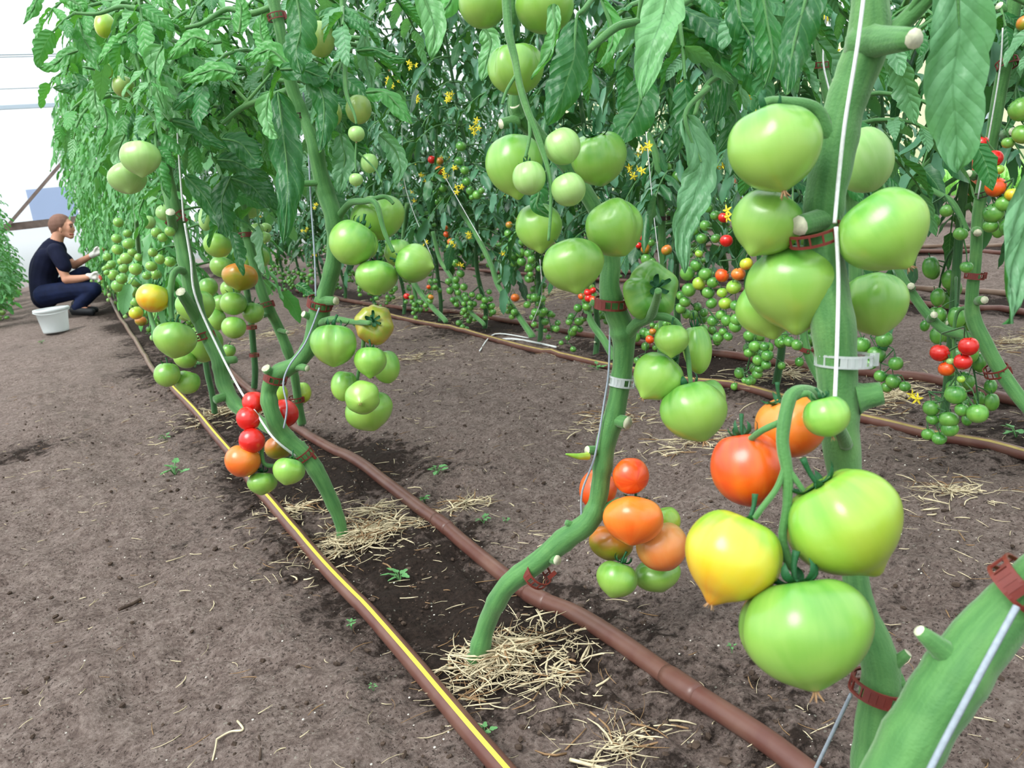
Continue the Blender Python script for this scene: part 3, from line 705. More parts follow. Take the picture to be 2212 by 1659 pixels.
stub(b, (1180, 1205, 1.08), (1204, 1210, 1.06), 22, 22); stub(b, (1250, 1140, 1.065), (1222, 1128, 1.06), 26, 12, cap=None); stub(b, (1080, 1285, 1.10), (1078, 1268, 1.09), 18, 10)
stub(b, (1120, 250, .93), (1112, 228, .92), 40, 22); stub(b, (1115, 262, .93), (1082, 268, .92), 36, 22); stub(b, (1300, 1100, 1.06), (1340, 1080, 1.06), 26, 14, cap=None)
part('stem', b, M)
b = MB(); stalk(b, [(1270, 985, 1.03), (1250, 986, 1.02), (1222, 981, 1.01)], [18, 14, 3], mat='skin_lime'); part('withered_shoot', b, M, 'pointed yellowish shoot stump')
b = MB()
stalk(b, [(1350, 730, 1.0), (1375, 700, .975), (1403, 685, .95), (1416, 655, .91), (1422, 628, .885)], [30, 26, 22, 18, 16])
stalk(b, [(1405, 684, .95), (1440, 686, .945), (1468, 706, .94), (1484, 760, .94), (1492, 830, .94)], [20, 18, 14, 12, 10])
part('truss_stalk', b, M)
b = MB()
stalk(b, [(1092, -50, .80), (1098, 60, .80), (1113, 130, .80), (1122, 180, .80), (1140, 240, .80), (1160, 290, .80), (1185, 370, .80), (1190, 440, .80), (1185, 520, .80)], [22, 20, 16, 16, 16, 14, 10, 8, 6])
stalk(b, [(1116, 160, .80), (1095, 195, .80), (1085, 225, .80)], [8, 7, 7]); stalk(b, [(1142, 240, .80), (1145, 290, .80), (1135, 340, .80)], [10, 8, 7])
part('truss_stalk', b, M)
T_(M, 1043, 6, 106, 108, .86, 'skin_green', (0, 1, .1), 'r', cal=0); T_(M, 1176, 14, 126, 110, .86, 'skin_green', (0, 1, .1), 'r', cal=0)
T_(M, 1114, 146, 118, 128, .86, 'skin_green', (.1, 1, -.2), 'l')
T_(M, 1112, 356, 124, 148, .90, 'skin_green', (.1, 1, .1), 'h'); T_(M, 1292, 341, 120, 128, .89, 'skin_green', (.25, 1, -.5), 'g')
T_(M, 1215, 316, 78, 82, .81, 'skin_pale', (.5, 1, .1), 'r'); T_(M, 1143, 384, 72, 76, .80, 'skin_pale', (.15, 1, .1), 'r'); T_(M, 1228, 409, 75, 74, .80, 'skin_pale', (.4, 1, .1), 'r')
T_(M, 1163, 490, 102, 118, .94, 'skin_green', (.1, 1, .2), 'h'); T_(M, 1328, 492, 130, 128, .90, 'skin_green', (.35, 1, .2), 'g', spin=.3)
T_(M, 1238, 573, 132, 124, .87, 'skin_green', (.15, 1, .25), 'h')
T_(M, 1405, 630, 124, 122, .96, 'skin_green', (-.15, .1, -1), 'l', spin=.5)
T_(M, 1506, 752, 62, 112, 1.0, 'skin_green', (.1, 1, 0), 'r'); T_(M, 1451, 734, 76, 76, .93, 'skin_green', (-.05, 1, .2), 'h')
T_(M, 1420, 814, 112, 112, .96, 'skin_green', (-.6, .8, .2), 'h', blos=1); T_(M, 1530, 858, 74, 84, 1.0, 'skin_green', (.3, 1, 0), 'r', cal=0)
T_(M, 1500, 888, 142, 136, .94, 'skin_green', (.25, 1, .35), 'g', spin=4.2, blos=1)
T_(M, 1292, 1056, 80, 92, 1.12, 'skin_redorange', (-.5, 1, .1), 'r', blos=1); T_(M, 1363, 1028, 80, 80, 1.03, 'skin_redorange', (.2, .3, 1), 'r')
T_(M, 1440, 1124, 60, 62, 1.13, 'skin_lime', (.3, 1, 0), 'r', cal=0); T_(M, 1320, 1172, 98, 76, 1.12, 'skin_olive', (-.2, 1, .1), 'r', cal=0)
T_(M, 1368, 1124, 132, 116, 1.03, 'skin_orange', (-.2, 1, .5), 'f', spin=1.0, blos=0); T_(M, 1430, 1180, 112, 108, 1.06, 'skin_tan', (.4, 1, .2), 'r', cal=0)
T_(M, 1420, 1240, 102, 82, 1.12, 'skin_green', (.3, 1, .1), 'f', cal=0); T_(M, 1333, 1250, 92, 90, 1.07, 'skin_green', (-.35, 1, .2), 'f')
clip(1319, 655, .985, 60, (.05, -1, .3), 'dark brown ring clip round the curved middle stem below big green tomatoes', h=.28)
clip(1343, 823, 1.02, 52, (.12, -1, .2), 'clear clip round the middle of the curved stem', 'clip_clear', .3)
clip(1160, 1240, 1.08, 54, (.55, -.6, .5), 'brown open ring clip on the lower curved stem above the pipe', h=.3)
string([(1318, 690, 1.0), (1315, 800, 1.01), (1305, 870, 1.02), (1285, 985, 1.03), (1258, 1060, 1.05), (1256, 1115, 1.06)], 5, 'slack grey string beside the curved middle stem', 'string_grey')
# big leaves above the middle plant
px_leaf(M, [(1440, -50), (1432, 30), (1405, 110), (1388, 212)], .78, 122, 8, .45, .6, 'leaf_light', 4, .12, 1, dd=[.80, .78, .77, .76], puck=.03, pet=[(1380, -60, .85)])
px_leaf(M, [(1480, 250), (1515, 350), (1500, 420), (1475, 500), (1480, 590)], .86, 96, 0, .4, .45, 'leaf_near', 6, .16, 1, puck=.026, pet=[(1530, 190, .88)])
px_leaf(M, [(1246, 40), (1240, 120), (1215, 200), (1180, 270)], .80, 118, -12, .7, .2, 'leaf_near', 5, .12, 0, pet=[(1300, -30, .82), (1262, 20, .80)])
px_leaf(M, [(1196, 10), (1200, 70), (1185, 120), (1148, 172)], .77, 60, 30, 1.0, .7, 'leaf_light', 5, .14, 1, puck=.03)
px_leaf(M, [(1385, 170), (1380, 230), (1355, 270), (1330, 318)], .9, 112, 15, .35, .35, 'leaf_near', 5, .1, 0)
px_leaf(M, [(1300, 0), (1325, 70), (1315, 110), (1290, 145)], .92, 60, 50, .6, .7, 'leaf_light', 4, .12, 0)
px_leaf(M, [(1470, 60), (1540, 90), (1560, 170), (1545, 270)], .94, 110, 10, .5, .2, 'leaf_near', 5, .12, 0)
px_leaf(M, [(1560, 120), (1620, 150), (1650, 200), (1640, 245)], .90, 80, 10, .4, .6, 'leaf_near', 5, .12, 0)
px_leaf(M, [(1520, 180), (1560, 210), (1590, 260), (1550, 330)], .98, 84, -10, .5, .3, 'leaf_near', 5, .12, 0)
px_leaf(M, [(1445, 190), (1470, 240), (1468, 300), (1440, 350)], .98, 60, -10, .5, .1, 'leaf_near', 5, .12, 0)
px_leaf(M, [(1590, -30), (1600, 40), (1625, 90), (1620, 160)], .86, 90, 30, .5, .1, 'leaf_near', 5, .12, 0)
px_leaf(M, [(1150, 400), (1165, 415), (1160, 445), (1190, 470)], .84, 50, 20, .3, .4, 'leaf_near', 3, .1, 0)
px_leaf(M, [(890, -60), (918, 0), (938, 60), (930, 128)], .98, 84, -10, .6, .75, 'leaf_light', 5, .08, 1)
px_leaf(M, [(1045, 60), (1060, 90), (1052, 130), (1040, 175)], .98, 58, 15, .4, .7, 'leaf_light', 5, .06, 1)
px_leaf(M, [(960, -60), (980, -20), (960, 20), (925, 40)], 1.1, 60, 0, .4, .9, 'leaf_light', 4, .06, 0)
b = MB(); stalk(b, [(1540, -30, .9), (1460, 15, .88), (1380, 45, .87), (1330, 60, .86), (1270, 110, .85)], [12, 14, 16, 18, 16], 8)
stalk(b, [(1380, 45, .87), (1385, 0, .86), (1390, -40, .86)], [12, 10, 10], 8); stalk(b, [(1640, 60, .92), (1600, 140, .94), (1530, 180, .9), (1500, 250, .88)], [10, 12, 12, 9], 8)
part('leaf_stalk', b, M)

# ------------------------------------------------------------------ second plant, two stems
D = 1.57
Q = empty('tomato_plant', GX(742, 1168), 'tomato plant with a zigzag stem, red and orange tomatoes low on it, rooted in straw', 'tomato plant')
b = MB()
stalk(b, [(750, 1195, 1.58), (742, 1165, D), (733, 1125, 1.56), (715, 1080, 1.55), (690, 1030, 1.54), (660, 985, 1.53), (615, 945, 1.52), (588, 895, 1.5), (580, 845, 1.5), (600, 808, 1.49), (640, 785, 1.48), (670, 745, 1.47), (685, 690, 1.46), (700, 640, 1.45), (717, 580, 1.44), (724, 520, 1.43), (720, 470, 1.42), (704, 420, 1.42), (690, 370, 1.41), (678, 310, 1.4), (655, 250, 1.4), (632, 195, 1.39), (615, 120, 1.38), (602, 50, 1.37), (578, -50, 1.36)],
      [26, 24, 26, 30, 34, 36, 38, 36, 34, 38, 32, 34, 44, 36, 34, 36, 40, 38, 34, 32, 26, 28, 24, 24, 26], 14, ridge=.08)
for a, e, w0, w1 in (((590, 815, 1.49), (574, 795, 1.47), 26, 20), ((640, 790, 1.48), (664, 796, 1.46), 26, 14), ((690, 650, 1.45), (726, 650, 1.42), 30, 18), ((680, 690, 1.46), (655, 678, 1.44), 24, 14), ((700, 395, 1.41), (646, 397, 1.40), 18, 13), ((650, 390, 1.4), (655, 380, 1.4), 10, 8), ((660, 975, 1.53), (650, 955, 1.53), 24, 14)):
    stub(b, a, e, w0, w1)
part('stem', b, Q)
b = MB()
stalk(b, [(730, 470, 1.42), (755, 440, 1.39), (785, 435, 1.36), (812, 440, 1.34), (830, 500, 1.34), (850, 545, 1.34)], [16, 15, 14, 12, 10, 8])
stalk(b, [(790, 436, 1.36), (830, 425, 1.36), (850, 440, 1.36)], [12, 10, 8])
stalk(b, [(685, 700, 1.46), (720, 690, 1.42), (760, 695, 1.40), (800, 698, 1.35)], [18, 15, 13, 11]); stalk(b, [(765, 697, 1.40), (785, 730, 1.40), (775, 800, 1.42), (770, 830, 1.42)], [11, 9, 8, 7])
stalk(b, [(640, 985, 1.53), (600, 1005, 1.51), (570, 1000, 1.5), (565, 960, 1.5)], [12, 10, 9, 8])
part('truss_stalk', b, Q)
T_(Q, 816, 470, 116, 96, 1.42, 'skin_green', (.3, 1, .1), 'g', cal=0); T_(Q, 860, 545, 62, 62, 1.42, 'skin_green', (.1, 1, 0), 'r', cal=0)
T_(Q, 761, 524, 102, 100, 1.34, 'skin_green', (-.5, 1, .15), 'r'); T_(Q, 792, 528, 50, 70, 1.38, 'skin_green', (0, 1, .1), 'r', cal=0)
T_(Q, 813, 599, 92, 84, 1.35, 'skin_green', (0, 1, .2), 'f'); T_(Q, 895, 569, 86, 90, 1.34, 'skin_green', (1, .25, .3), 'h')
T_(Q, 808, 701, 86, 88, 1.40, 'skin_turning', (-.1, .2, -1), 'l'); T_(Q, 721, 744, 102, 94, 1.33, 'skin_green', (0, 1, .1), 'g')
T_(Q, 834, 791, 60, 78, 1.42, 'skin_green', (.2, 1, .1), 'r', cal=0); T_(Q, 800, 780, 70, 72, 1.33, 'skin_green', (0, 1, .1), 'h')
T_(Q, 743, 832, 56, 72, 1.40, 'skin_green', (-.1, 1, .1), 'r', cal=0); T_(Q, 797, 888, 102, 84, 1.42, 'skin_green', (.3, 1, .1), 'g', cal=0)
T_(Q, 783, 859, 76, 72, 1.32, 'skin_green', (.05, .3, 1), 'h', cal=0, blos=1)
for a in ((548, 869, 48, 54, 1.52, 'skin_red', (.1, 1, .1)), (536, 905, 54, 50, 1.49, 'skin_red', (-.6, .6, .4)), (613, 893, 60, 66, 1.57, 'skin_red', (1, .3, .1)), (605, 963, 68, 56, 1.58, 'skin_olive', (.5, 1, 0)), (544, 952, 56, 52, 1.48, 'skin_red', (0, .2, 1)), (524, 995, 76, 72, 1.49, 'skin_orange', (-.3, 1, .2)), (566, 1043, 64, 56, 1.51, 'skin_green', (0, 1, .2)), (624, 1017, 70, 68, 1.46, 'skin_green', (-.2, 1, .3))):
    T_(Q, *a[:5], a[5], a[6], 'r' if a[5] != 'skin_green' else 'f', cal=a[1] in (566, 625) or a[0] in (566, 624))
T_(Q, 692, 84, 62, 84, 1.30, 'skin_dull', (0, 1, .1), 'r', cal=0); T_(Q, 775, 236, 56, 66, 1.34, 'skin_dull', (0, 1, .1), 'r', cal=0); T_(Q, 722, 246, 34, 56, 1.36, 'skin_dull', (0, 1, .1), 'r', cal=0)
T_(Q, 770, 289, 36, 35, 1.28, 'skin_pale', (0, 1, .1), 'r', blos=1); T_(Q, 769, 388, 31, 28, 1.28, 'skin_pale', (0, 1, .1), 'r', blos=1); T_(Q, 798, 352, 38, 44, 1.34, 'skin_pale', (0, 1, 0), 'r', cal=1)
b = MB(); stalk(b, [(738, -40, 1.30), (742, 60, 1.30), (745, 140, 1.30), (748, 200, 1.29), (765, 245, 1.28), (770, 268, 1.28)], [12, 12, 10, 10, 6, 5], 7)
stalk(b, [(770, 300, 1.28), (768, 340, 1.28), (769, 372, 1.28)], [4, 4, 4], 6); stalk(b, [(775, 330, 1.3), (810, 365, 1.3), (825, 395, 1.3)], [4, 4, 3], 6); part('truss_stalk', b, Q)
# left stem of the pair
L_ = empty('tomato_plant', P(590, 925, 1.62), 'tomato plant left of the zigzag stem, stem leaning left with pale green and yellow tomatoes', 'tomato plant')
b = MB(); E_ = 1.68
stalk(b, [(600, 935, 1.60), (560, 910, 1.62), (515, 880, 1.66), (485, 830, E_), (475, 780, E_), (455, 735, E_), (432, 690, 1.67), (418, 640, 1.66), (408, 590, 1.65), (396, 530, 1.64), (385, 480, 1.63), (373, 440, 1.62), (362, 390, 1.62), (355, 330, 1.61), (362, 280, 1.60), (385, 220, 1.60), (400, 140, 1.6), (420, 60, 1.6), (450, -40, 1.6)],
      [24, 26, 28, 34, 34, 34, 32, 34, 34, 34, 32, 30, 28, 28, 32, 22, 18, 18, 18], 14, ridge=.08)
stub(b, (480, 780, E_), (508, 777, 1.66), 24, 16, cap=None); stub(b, (490, 855, 1.67), (464, 864, 1.65), 24, 18, cap=None); stub(b, (375, 500, 1.63), (368, 458, 1.58), 26, 20)
stalk(b, [(428, 690, 1.67), (410, 660, 1.64), (390, 630, 1.60)], [30, 26, 22], cap='cut_pale')
stalk(b, [(405, 590, 1.65), (385, 583, 1.62), (372, 600, 1.6), (368, 650, 1.6), (372, 690, 1.6)], [20, 16, 14, 12, 10])
stalk(b, [(360, 320, 1.6), (335, 290, 1.57), (315, 290, 1.55), (300, 305, 1.54)], [14, 12, 12, 10])
part('stem', b, L_)
for a in ((440, 742, 80, 84, 1.74, 'skin_green', 'r', 0), (423, 661, 80, 72, 1.74, 'skin_green', 'g', 0), (378, 733, 90, 80, 1.58, 'skin_green', 'g', 1), (331, 643, 70, 64, 1.6, 'skin_yellow', 'r', 1), (361, 809, 56, 56, 1.62, 'skin_green', 'r', 1), (405, 825, 54, 54, 1.66, 'skin_green', 'r', 0), (400, 775, 50, 40, 1.72, 'skin_green', 'r', 0),
          (303, 341, 84, 80, 1.36, 'skin_pale', 'h', 1), (275, 386, 78, 68, 1.42, 'skin_pale', 'h', 0), (226, 55, 42, 62, 1.6, 'skin_lime', 'r', 1), (226, 152, 36, 40, 1.7, 'skin_lime', 'r', 0), (266, 186, 46, 46, 1.72, 'skin_dull', 'r', 0)):
    T_(L_, *a[:6], (rg.uniform(-.3, .3), 1, rg.uniform(0, .3)), a[6], cal=a[7])
# third plant
K3 = empty('tomato_plant', GX(648, 905), 'tomato plant behind the zigzag stem with an orange-blushed tomato above a cluster of green ones', 'tomato plant')
b = MB(); k3 = 2.15
stalk(b, [(652, 915, 2.35), (643, 860, 2.3), (634, 800, 2.25), (622, 760, 2.22), (600, 705, 2.2), (572, 650, k3), (556, 600, k3), (542, 545, k3), (532, 500, k3), (522, 440, k3), (515, 380, k3), (510, 300, k3), (515, 180, k3)], [18, 18, 18, 22, 22, 22, 20, 20, 20, 22, 22, 16, 14], 12, ridge=.06)
stub(b, (600, 712, 2.2), (621, 718, 2.16), 12, 9); stub(b, (585, 678, 2.18), (566, 683, 2.14), 12, 10); stub(b, (552, 560, k3), (562, 552, 2.1), 12, 10)
part('stem', b, K3)
for a in ((470, 529, 60, 54, 2.0, 'skin_green', 1), (480, 576, 54, 46, 2.1, 'skin_green', 0), (519, 598, 76, 64, 1.98, 'skin_olive', 0), (504, 655, 58, 52, 2.02, 'skin_green', 1), (505, 707, 52, 50, 2.0, 'skin_green', 0), (547, 675, 46, 48, 2.06, 'skin_green', 1), (561, 556, 44, 50, 2.2, 'skin_green', 0),
          (540, 449, 44, 48, 2.2, 'skin_pale', 0), (447, 470, 36, 60, 2.15, 'skin_pale', 0), (494, 757, 30, 30, 2.2, 'skin_green', 1), (603, 850, 38, 46, 2.4, 'skin_lime', 0), (653, 847, 38, 50, 2.32, 'skin_lime', 0), (555, 496, 30, 30, 2.25, 'skin_pale', 1), (572, 512, 26, 26, 2.25, 'skin_pale', 1), (465, 690, 46, 52, 2.2, 'skin_green', 0), (450, 620, 40, 44, 2.25, 'skin_green', 0), (575, 492, 24, 22, 2.3, 'skin_pale', 0), (530, 570, 36, 40, 2.2, 'skin_green', 0), (498, 625, 44, 40, 2.15, 'skin_green', 0), (478, 655, 40, 40, 2.2, 'skin_green', 0)):
    T_(K3, *a[:6], (rg.uniform(-.3, .3), 1, rg.uniform(0, .3)), 'f' if a[5] == 'skin_olive' else 'r', cal=a[6])
for i, (pts, wd, lab) in enumerate((([(549, 838), (551, 800), (547, 750), (543, 700), (535, 640), (520, 560)], 14, 'dark thin-stemmed tomato plant with two brown clips behind the leaning stem'), ([(464, 893), (458, 850), (447, 800), (440, 740), (430, 640)], 13, 'dark tomato stem rooted in the dry straw left of the leaning stem'))):
    g0 = GX(*pts[0]); dd_ = dep(g0); rt = empty('tomato_plant', g0, lab, 'tomato plant')
    b = MB(); stalk(b, [(x, y, dd_*(1-.01*j)) for j, (x, y) in enumerate(pts)], wd, 10, 'stem_dark'); part('stem', b, rt)
    cc = [(pts[-1][0]+rg.uniform(-34, 34), pts[-1][1]+rg.uniform(-30, 60)) for _ in range(5)]
    for x, y in cc: T_(rt, x, y, 36, 34, dd_*.98, 'skin_green', (0, 1, .1), 'r')
    b = MB(); top = P(pts[-1][0], pts[-1][1], dd_)
    for k in range(16):
        a = rg.random()*6.28; compound(b, top+V((0, 0, .1+k*.06)), (math.cos(a), math.sin(a), .4), rg.uniform(.25, .36), rg, 1, .9, 'leaf_far_lit')
    b.tube(cat([top, top+V((0, 0, 1.1))], 6), .006, 6, 'stem_dark'); part('foliage', b, rt)
for x, y, d, w_, ax, lab in ((691, 655, 1.45, 46, (.3, -1, .45), 'brown clip on the zigzag stem beside a small pointed leaf'), (595, 816, 1.49, 42, (.35, -1, .3), 'brown clip at the bend of the zigzag stem'), (655, 984, 1.53, 40, (-.55, -.8, .3), 'brown clip low on the zigzag stem beside the green tomatoes'), (644, 252, 1.4, 28, (-.2, -1, .2), 'dark brown clip high on the zigzag stem under the leaves'),
        (598, 36, 1.37, 34, (-.25, -1, .25), 'purplish clip at the top edge on a pale stem'), (379, 473, 1.62, 38, (-.6, -.7, .3), 'ladder clip slanting across the left leaning stem below a cut stub'), (440, 722, 1.68, 40, (-.3, -1, .35), 'brown ring clip on the lower part of the left leaning stem'),
        (530, 508, k3, 26, (-.1, -1, .1), 'small brown clip above the green cluster on the third stem'), (577, 657, k3, 26, (-.3, -1, .2), 'small brown clip on the third stem beside the cluster'), (640, 862, 2.3, 28, (-.05, -1, .3), 'brown clip at the foot of the third stem above red tomatoes'),
        (543, 707, 2.9, 20, (0, -1, .2), 'upper brown clip on the thin dark stem'), (549, 767, 2.9, 18, (0, -1, .2), 'lower brown clip on the thin dark stem')):
    clip(x, y, d, w_, ax, lab, 'clip_dark' if 'dark brown' in lab else 'clip_brown', .3)
string([(382, 260, 1.55), (388, 360, 1.56), (397, 478, 1.58)], 4, 'white string along the left leaning stem above the ladder clip')
string([(399, 482, 1.58), (412, 560, 1.60), (422, 640, 1.62), (470, 750, 1.63), (520, 845, 1.56), (552, 890, 1.5), (590, 945, 1.46), (638, 985, 1.49)], 5, 'white string from the ladder clip down to the red tomatoes')
string([(655, 200, 1.42), (665, 300, 1.42), (672, 440, 1.42), (680, 560, 1.42), (682, 640, 1.42)], 4, 'grey string straight down beside the zigzag stem', 'string_grey')
string([(690, 665, 1.42), (660, 740, 1.43), (625, 790, 1.43), (612, 830, 1.43), (620, 880, 1.43), (613, 925, 1.44)], 4, 'slack grey string across the bend of the zigzag stem', 'string_grey')

# leaves over the second plant (drawn along the real ones), then fill
FL = [  # spine points, depth, width, ang, curl, tone, flip, mat
 ([(600, 200), (612, 290), (622, 400), (612, 525)], 1.30, 88, 0, .55, .15, 0, 'leaf_near'), ([(585, 195), (575, 240), (585, 280), (600, 300)], 1.27, 50, 20, .9, .8, 1, 'leaf_light'),
 ([(660, 140), (695, 200), (700, 260), (690, 330)], 1.28, 74, 10, .6, .15, 0, 'leaf_near'), ([(640, -10), (650, 60), (640, 110), (650, 158)], 1.24, 84, 0, .4, .25, 0, 'leaf_near'),
 ([(605, 150), (650, 150), (690, 165), (712, 170)], 1.27, 60, -10, .4, .4, 0, 'leaf_near'), ([(690, 40), (720, 30), (735, 60), (730, 80)], 1.3, 50, 0, .5, .3, 0, 'leaf_near'),
 ([(500, 380), (480, 430), (482, 470), (492, 515)], 1.7, 66, 8, .4, .05, 0, 'leaf_near'), ([(790, 200), (830, 200), (865, 235), (890, 268)], 1.3, 54, -20, .5, .6, 0, 'leaf_light'),
 ([(770, 110), (810, 108), (845, 125), (878, 128)], 1.3, 34, 0, .8, .5, 0, 'leaf_near'), ([(790, 60), (790, 120), (800, 160), (805, 200)], 1.35, 44, 20, .4, .4, 1, 'leaf_near'),
 ([(820, 290), (850, 320), (865, 360), (855, 400)], 1.36, 56, 10, .7, .3, 1, 'leaf_near'), ([(735, 290), (745, 340), (738, 380), (735, 420)], 1.4, 60, 0, .5, .5, 1, 'leaf_near'),
 ([(170, 40), (180, 80), (200, 115), (216, 155)], 1.5, 56, 0, .4, .45, 0, 'leaf_light'), ([(175, 108), (145, 118), (115, 140), (83, 146)], 1.55, 44, 5, .5, .6, 0, 'leaf_light'),
 ([(92, -30), (80, 0), (68, 25), (50, 52)], 1.5, 34, 0, .4, .5, 0, 'leaf_light'), ([(290, 85), (262, 92), (235, 112), (212, 140)], 1.42, 52, -10, .6, .85, 0, 'leaf_light'),
 ([(352, 98), (335, 140), (340, 200), (360, 248)], 1.4, 60, 10, .8, .8, 1, 'leaf_light'), ([(508, 160), (470, 150), (430, 160), (390, 172)], 1.36, 52, 0, .6, .8, 0, 'leaf_light'),
 ([(450, 90), (420, 80), (390, 100), (365, 128)], 1.36, 50, 0, .6, .8, 0, 'leaf_light'), ([(500, 40), (470, 40), (445, 52), (420, 70)], 1.42, 40, 0, .5, .8, 0, 'leaf_light'),
 ([(630, 150), (590, 110), (560, 115), (530, 130)], 1.3, 54, 0, .4, .75, 0, 'leaf_light'), ([(580, 110), (565, 80), (562, 60), (565, 30)], 1.34, 46, 0, .3, .7, 0, 'leaf_light'),
 ([(515, 70), (520, 40), (520, 10), (512, -30)], 1.36, 46, 0, .5, .7, 0, 'leaf_light'), ([(460, 225), (430, 200), (400, 215), (372, 238)], 1.4, 56, 0, .5, .4, 0, 'leaf_near'),
 ([(370, 260), (420, 275), (450, 300), (490, 320)], 1.45, 44, 0, .8, .25, 0, 'leaf_near'), ([(480, 300), (520, 310), (550, 345), (570, 350)], 1.45, 60, 0, .4, .2, 0, 'leaf_near'),
 ([(470, 345), (510, 350), (545, 370), (580, 385)], 1.5, 56, 0, .5, .05, 0, 'leaf_near'), ([(500, 385), (540, 400), (560, 420), (580, 450)], 1.62, 54, 0, .5, .0, 0, 'leaf_near'),
 ([(380, 180), (370, 220), (385, 260), (395, 300)], 1.5, 50, 10, .8, .5, 1, 'leaf_light'), ([(270, 290), (255, 330), (262, 360), (250, 400)], 1.65, 44, 0, .5, .4, 1, 'leaf_light'),
 ([(225, 230), (232, 270), (220, 300), (210, 335)], 1.6, 40, 0, .6, .6, 0, 'leaf_light'), ([(205, 190), (205, 220), (215, 250), (200, 275)], 1.66, 40, 0, .6, .6, 1, 'leaf_light'),
 ([(160, 160), (170, 180), (150, 190), (115, 190)], 1.7, 40, 0, .6, .2, 0, 'leaf_near'), ([(400, 380), (440, 420), (470, 470), (500, 500)], 1.75, 50, 0, .5, .3, 0, 'leaf_near'),
 ([(310, 430), (300, 460), (308, 480), (298, 505)], 1.8, 30, 0, .6, .6, 0, 'leaf_light'), ([(330, 20), (335, 50), (320, 80), (345, 95)], 1.5, 60, 0, .6, .3, 0, 'leaf_near'),
 ([(150, -20), (160, 0), (175, 15), (172, 22)], 1.5, 40, 0, .4, .7, 0, 'leaf_light'), ([(120, -20), (145, -5), (170, 12), (178, 28)], 1.5, 36, 0, .4, .7, 0, 'leaf_light'),
 ([(640, 615), (655, 622), (668, 632), (684, 640)], 1.46, 26, 0, .4, .3, 0, 'leaf_near')]
for i, (pt, d, w_, an, cu, tn, fp, mt) in enumerate(FL): px_leaf(Q if pt[0][0] > 540 else L_, pt, d, w_*1.12, an, cu, tn, mt, 5, .16, fp)
b = MB()
for pts, wd in (([(632, 195), (600, 205), (560, 218), (520, 235), (480, 268)], [22, 18, 14, 12, 8]), ([(520, 235), (560, 190), (585, 160)], [8, 7, 5]), ([(540, 225), (500, 180), (470, 130)], [8, 6, 5]), ([(600, 10), (540, 30), (490, 20), (440, 50), (400, 60)], [14, 14, 12, 10, 8]),
                ([(362, 280), (320, 240), (270, 190)], [10, 8, 6]), ([(300, 20), (260, 15), (210, 30), (160, 28)], [12, 10, 8, 6]), ([(370, 260), (330, 210), (300, 150), (290, 90)], [10, 8, 7, 5])):
    stalk(b, [(x, y, 1.42) for x, y in pts], wd, 7)
part('leaf_stalk', b, Q)
def fillbush(root, n, box, d0, d1, mat, seed, tone=.5, L=(.2, .3)):
    r = random.Random(seed); b = MB()
    for i in range(n):
        x, y = r.uniform(box[0], box[2]), r.uniform(box[1], box[3]); d = r.uniform(d0, d1); a = r.random()*6.28
        compound(b, P(x, y, d), (math.cos(a), math.sin(a), r.uniform(-.2, .5)), r.uniform(*L), r, 1.1, .8, mat, True, tone)
    return part('foliage', b, root)
fillbush(Q, 20, (500, -40, 690, 240), 1.45, 1.75, 'leaf_near', 21, .3, (.14, .2)); fillbush(L_, 34, (270, -60, 520, 250), 1.5, 1.9, 'leaf_light', 22, .45, (.13, .2))
fillbush(L_, 16, (380, 150, 540, 330), 1.75, 2.1, 'leaf_near', 23, .2, (.14, .2))
fillbush(L_, 16, (205, -40, 300, 220), 1.9, 2.5, 'leaf_light', 29, .6, (.14, .2))
fillbush(Q, 7, (700, -60, 800, 140), 1.36, 1.6, 'leaf_near', 25, .4, (.14, .22)); fillbush(K3, 14, (440, 60, 620, 380), 2.0, 2.3, 'leaf_near', 24, .2)
fillbush(M, 8, (1250, -90, 1560, 20), .95, 1.2, 'leaf_near', 26, .35, (.15, .24)); fillbush(R, 5, (1560, -90, 1800, -20), .85, 1.0, 'leaf_near', 27, .3, (.14, .2))
# ------------------------------------------------------------------ cherry tomato plants of the rows
def copy_tree(o, parent=None):
    c = o.copy(); col.objects.link(c); c.parent = parent
    for ch in list(o.children): copy_tree(ch, c)
    return c
def truss(root, p0, d, L, n, r, pal, rng, cal=True, stalkb=None, spread=1.):
    """a hanging truss of n cherry tomatoes from p0; pal = colours from the stem end down"""
    pts = [V(p0)]; dd = V(d).normalized(); K = 5
    for i in range(K): dd = (dd+V((0, 0, -.5))).normalized(); pts.append(pts[-1]+dd*L/K)
    b = stalkb or MB(); b.tube(cat(pts, 8), catr([.0035, .0015], 8), 5, 'stem_dark')
    placed = []
    for i in range(n):
        t = .3+.7*(i+.5)/n; q = t*K; a = min(int(q), K-1); c = pts[a].lerp(pts[a+1], q-a)
        for tr in range(8):
            an = rng.random()*6.28; o = V((math.cos(an), math.sin(an), rng.uniform(-.9, .2)))*r*rng.uniform(1.2, 2.3)*spread; pp = c+o
            if all((pp-z).length > 1.55*r for z in placed): break
        placed.append(pp); rr = r*rng.uniform(.75, 1.1)*(1 if t < .8 else .8)
        b.tube([c, c.lerp(pp, .6)+V((0, 0, r*.5)), pp+V((0, 0, rr*.8))], .0011, 4, 'stem_dark', False)
        cherry(root, pp, rr, pal(t, rng), rng, cal)
    if stalkb is None: part('truss_stalk', b, root)
def pal_mix(ripe_): 
    def f(t, rng):
        if t < ripe_: return rng.choice(('skin_red', 'skin_redorange', 'skin_orange'))
        if t < ripe_+.12: return rng.choice(('skin_orange', 'skin_lime', 'skin_olive'))
        return 'cherry_green'
    return f
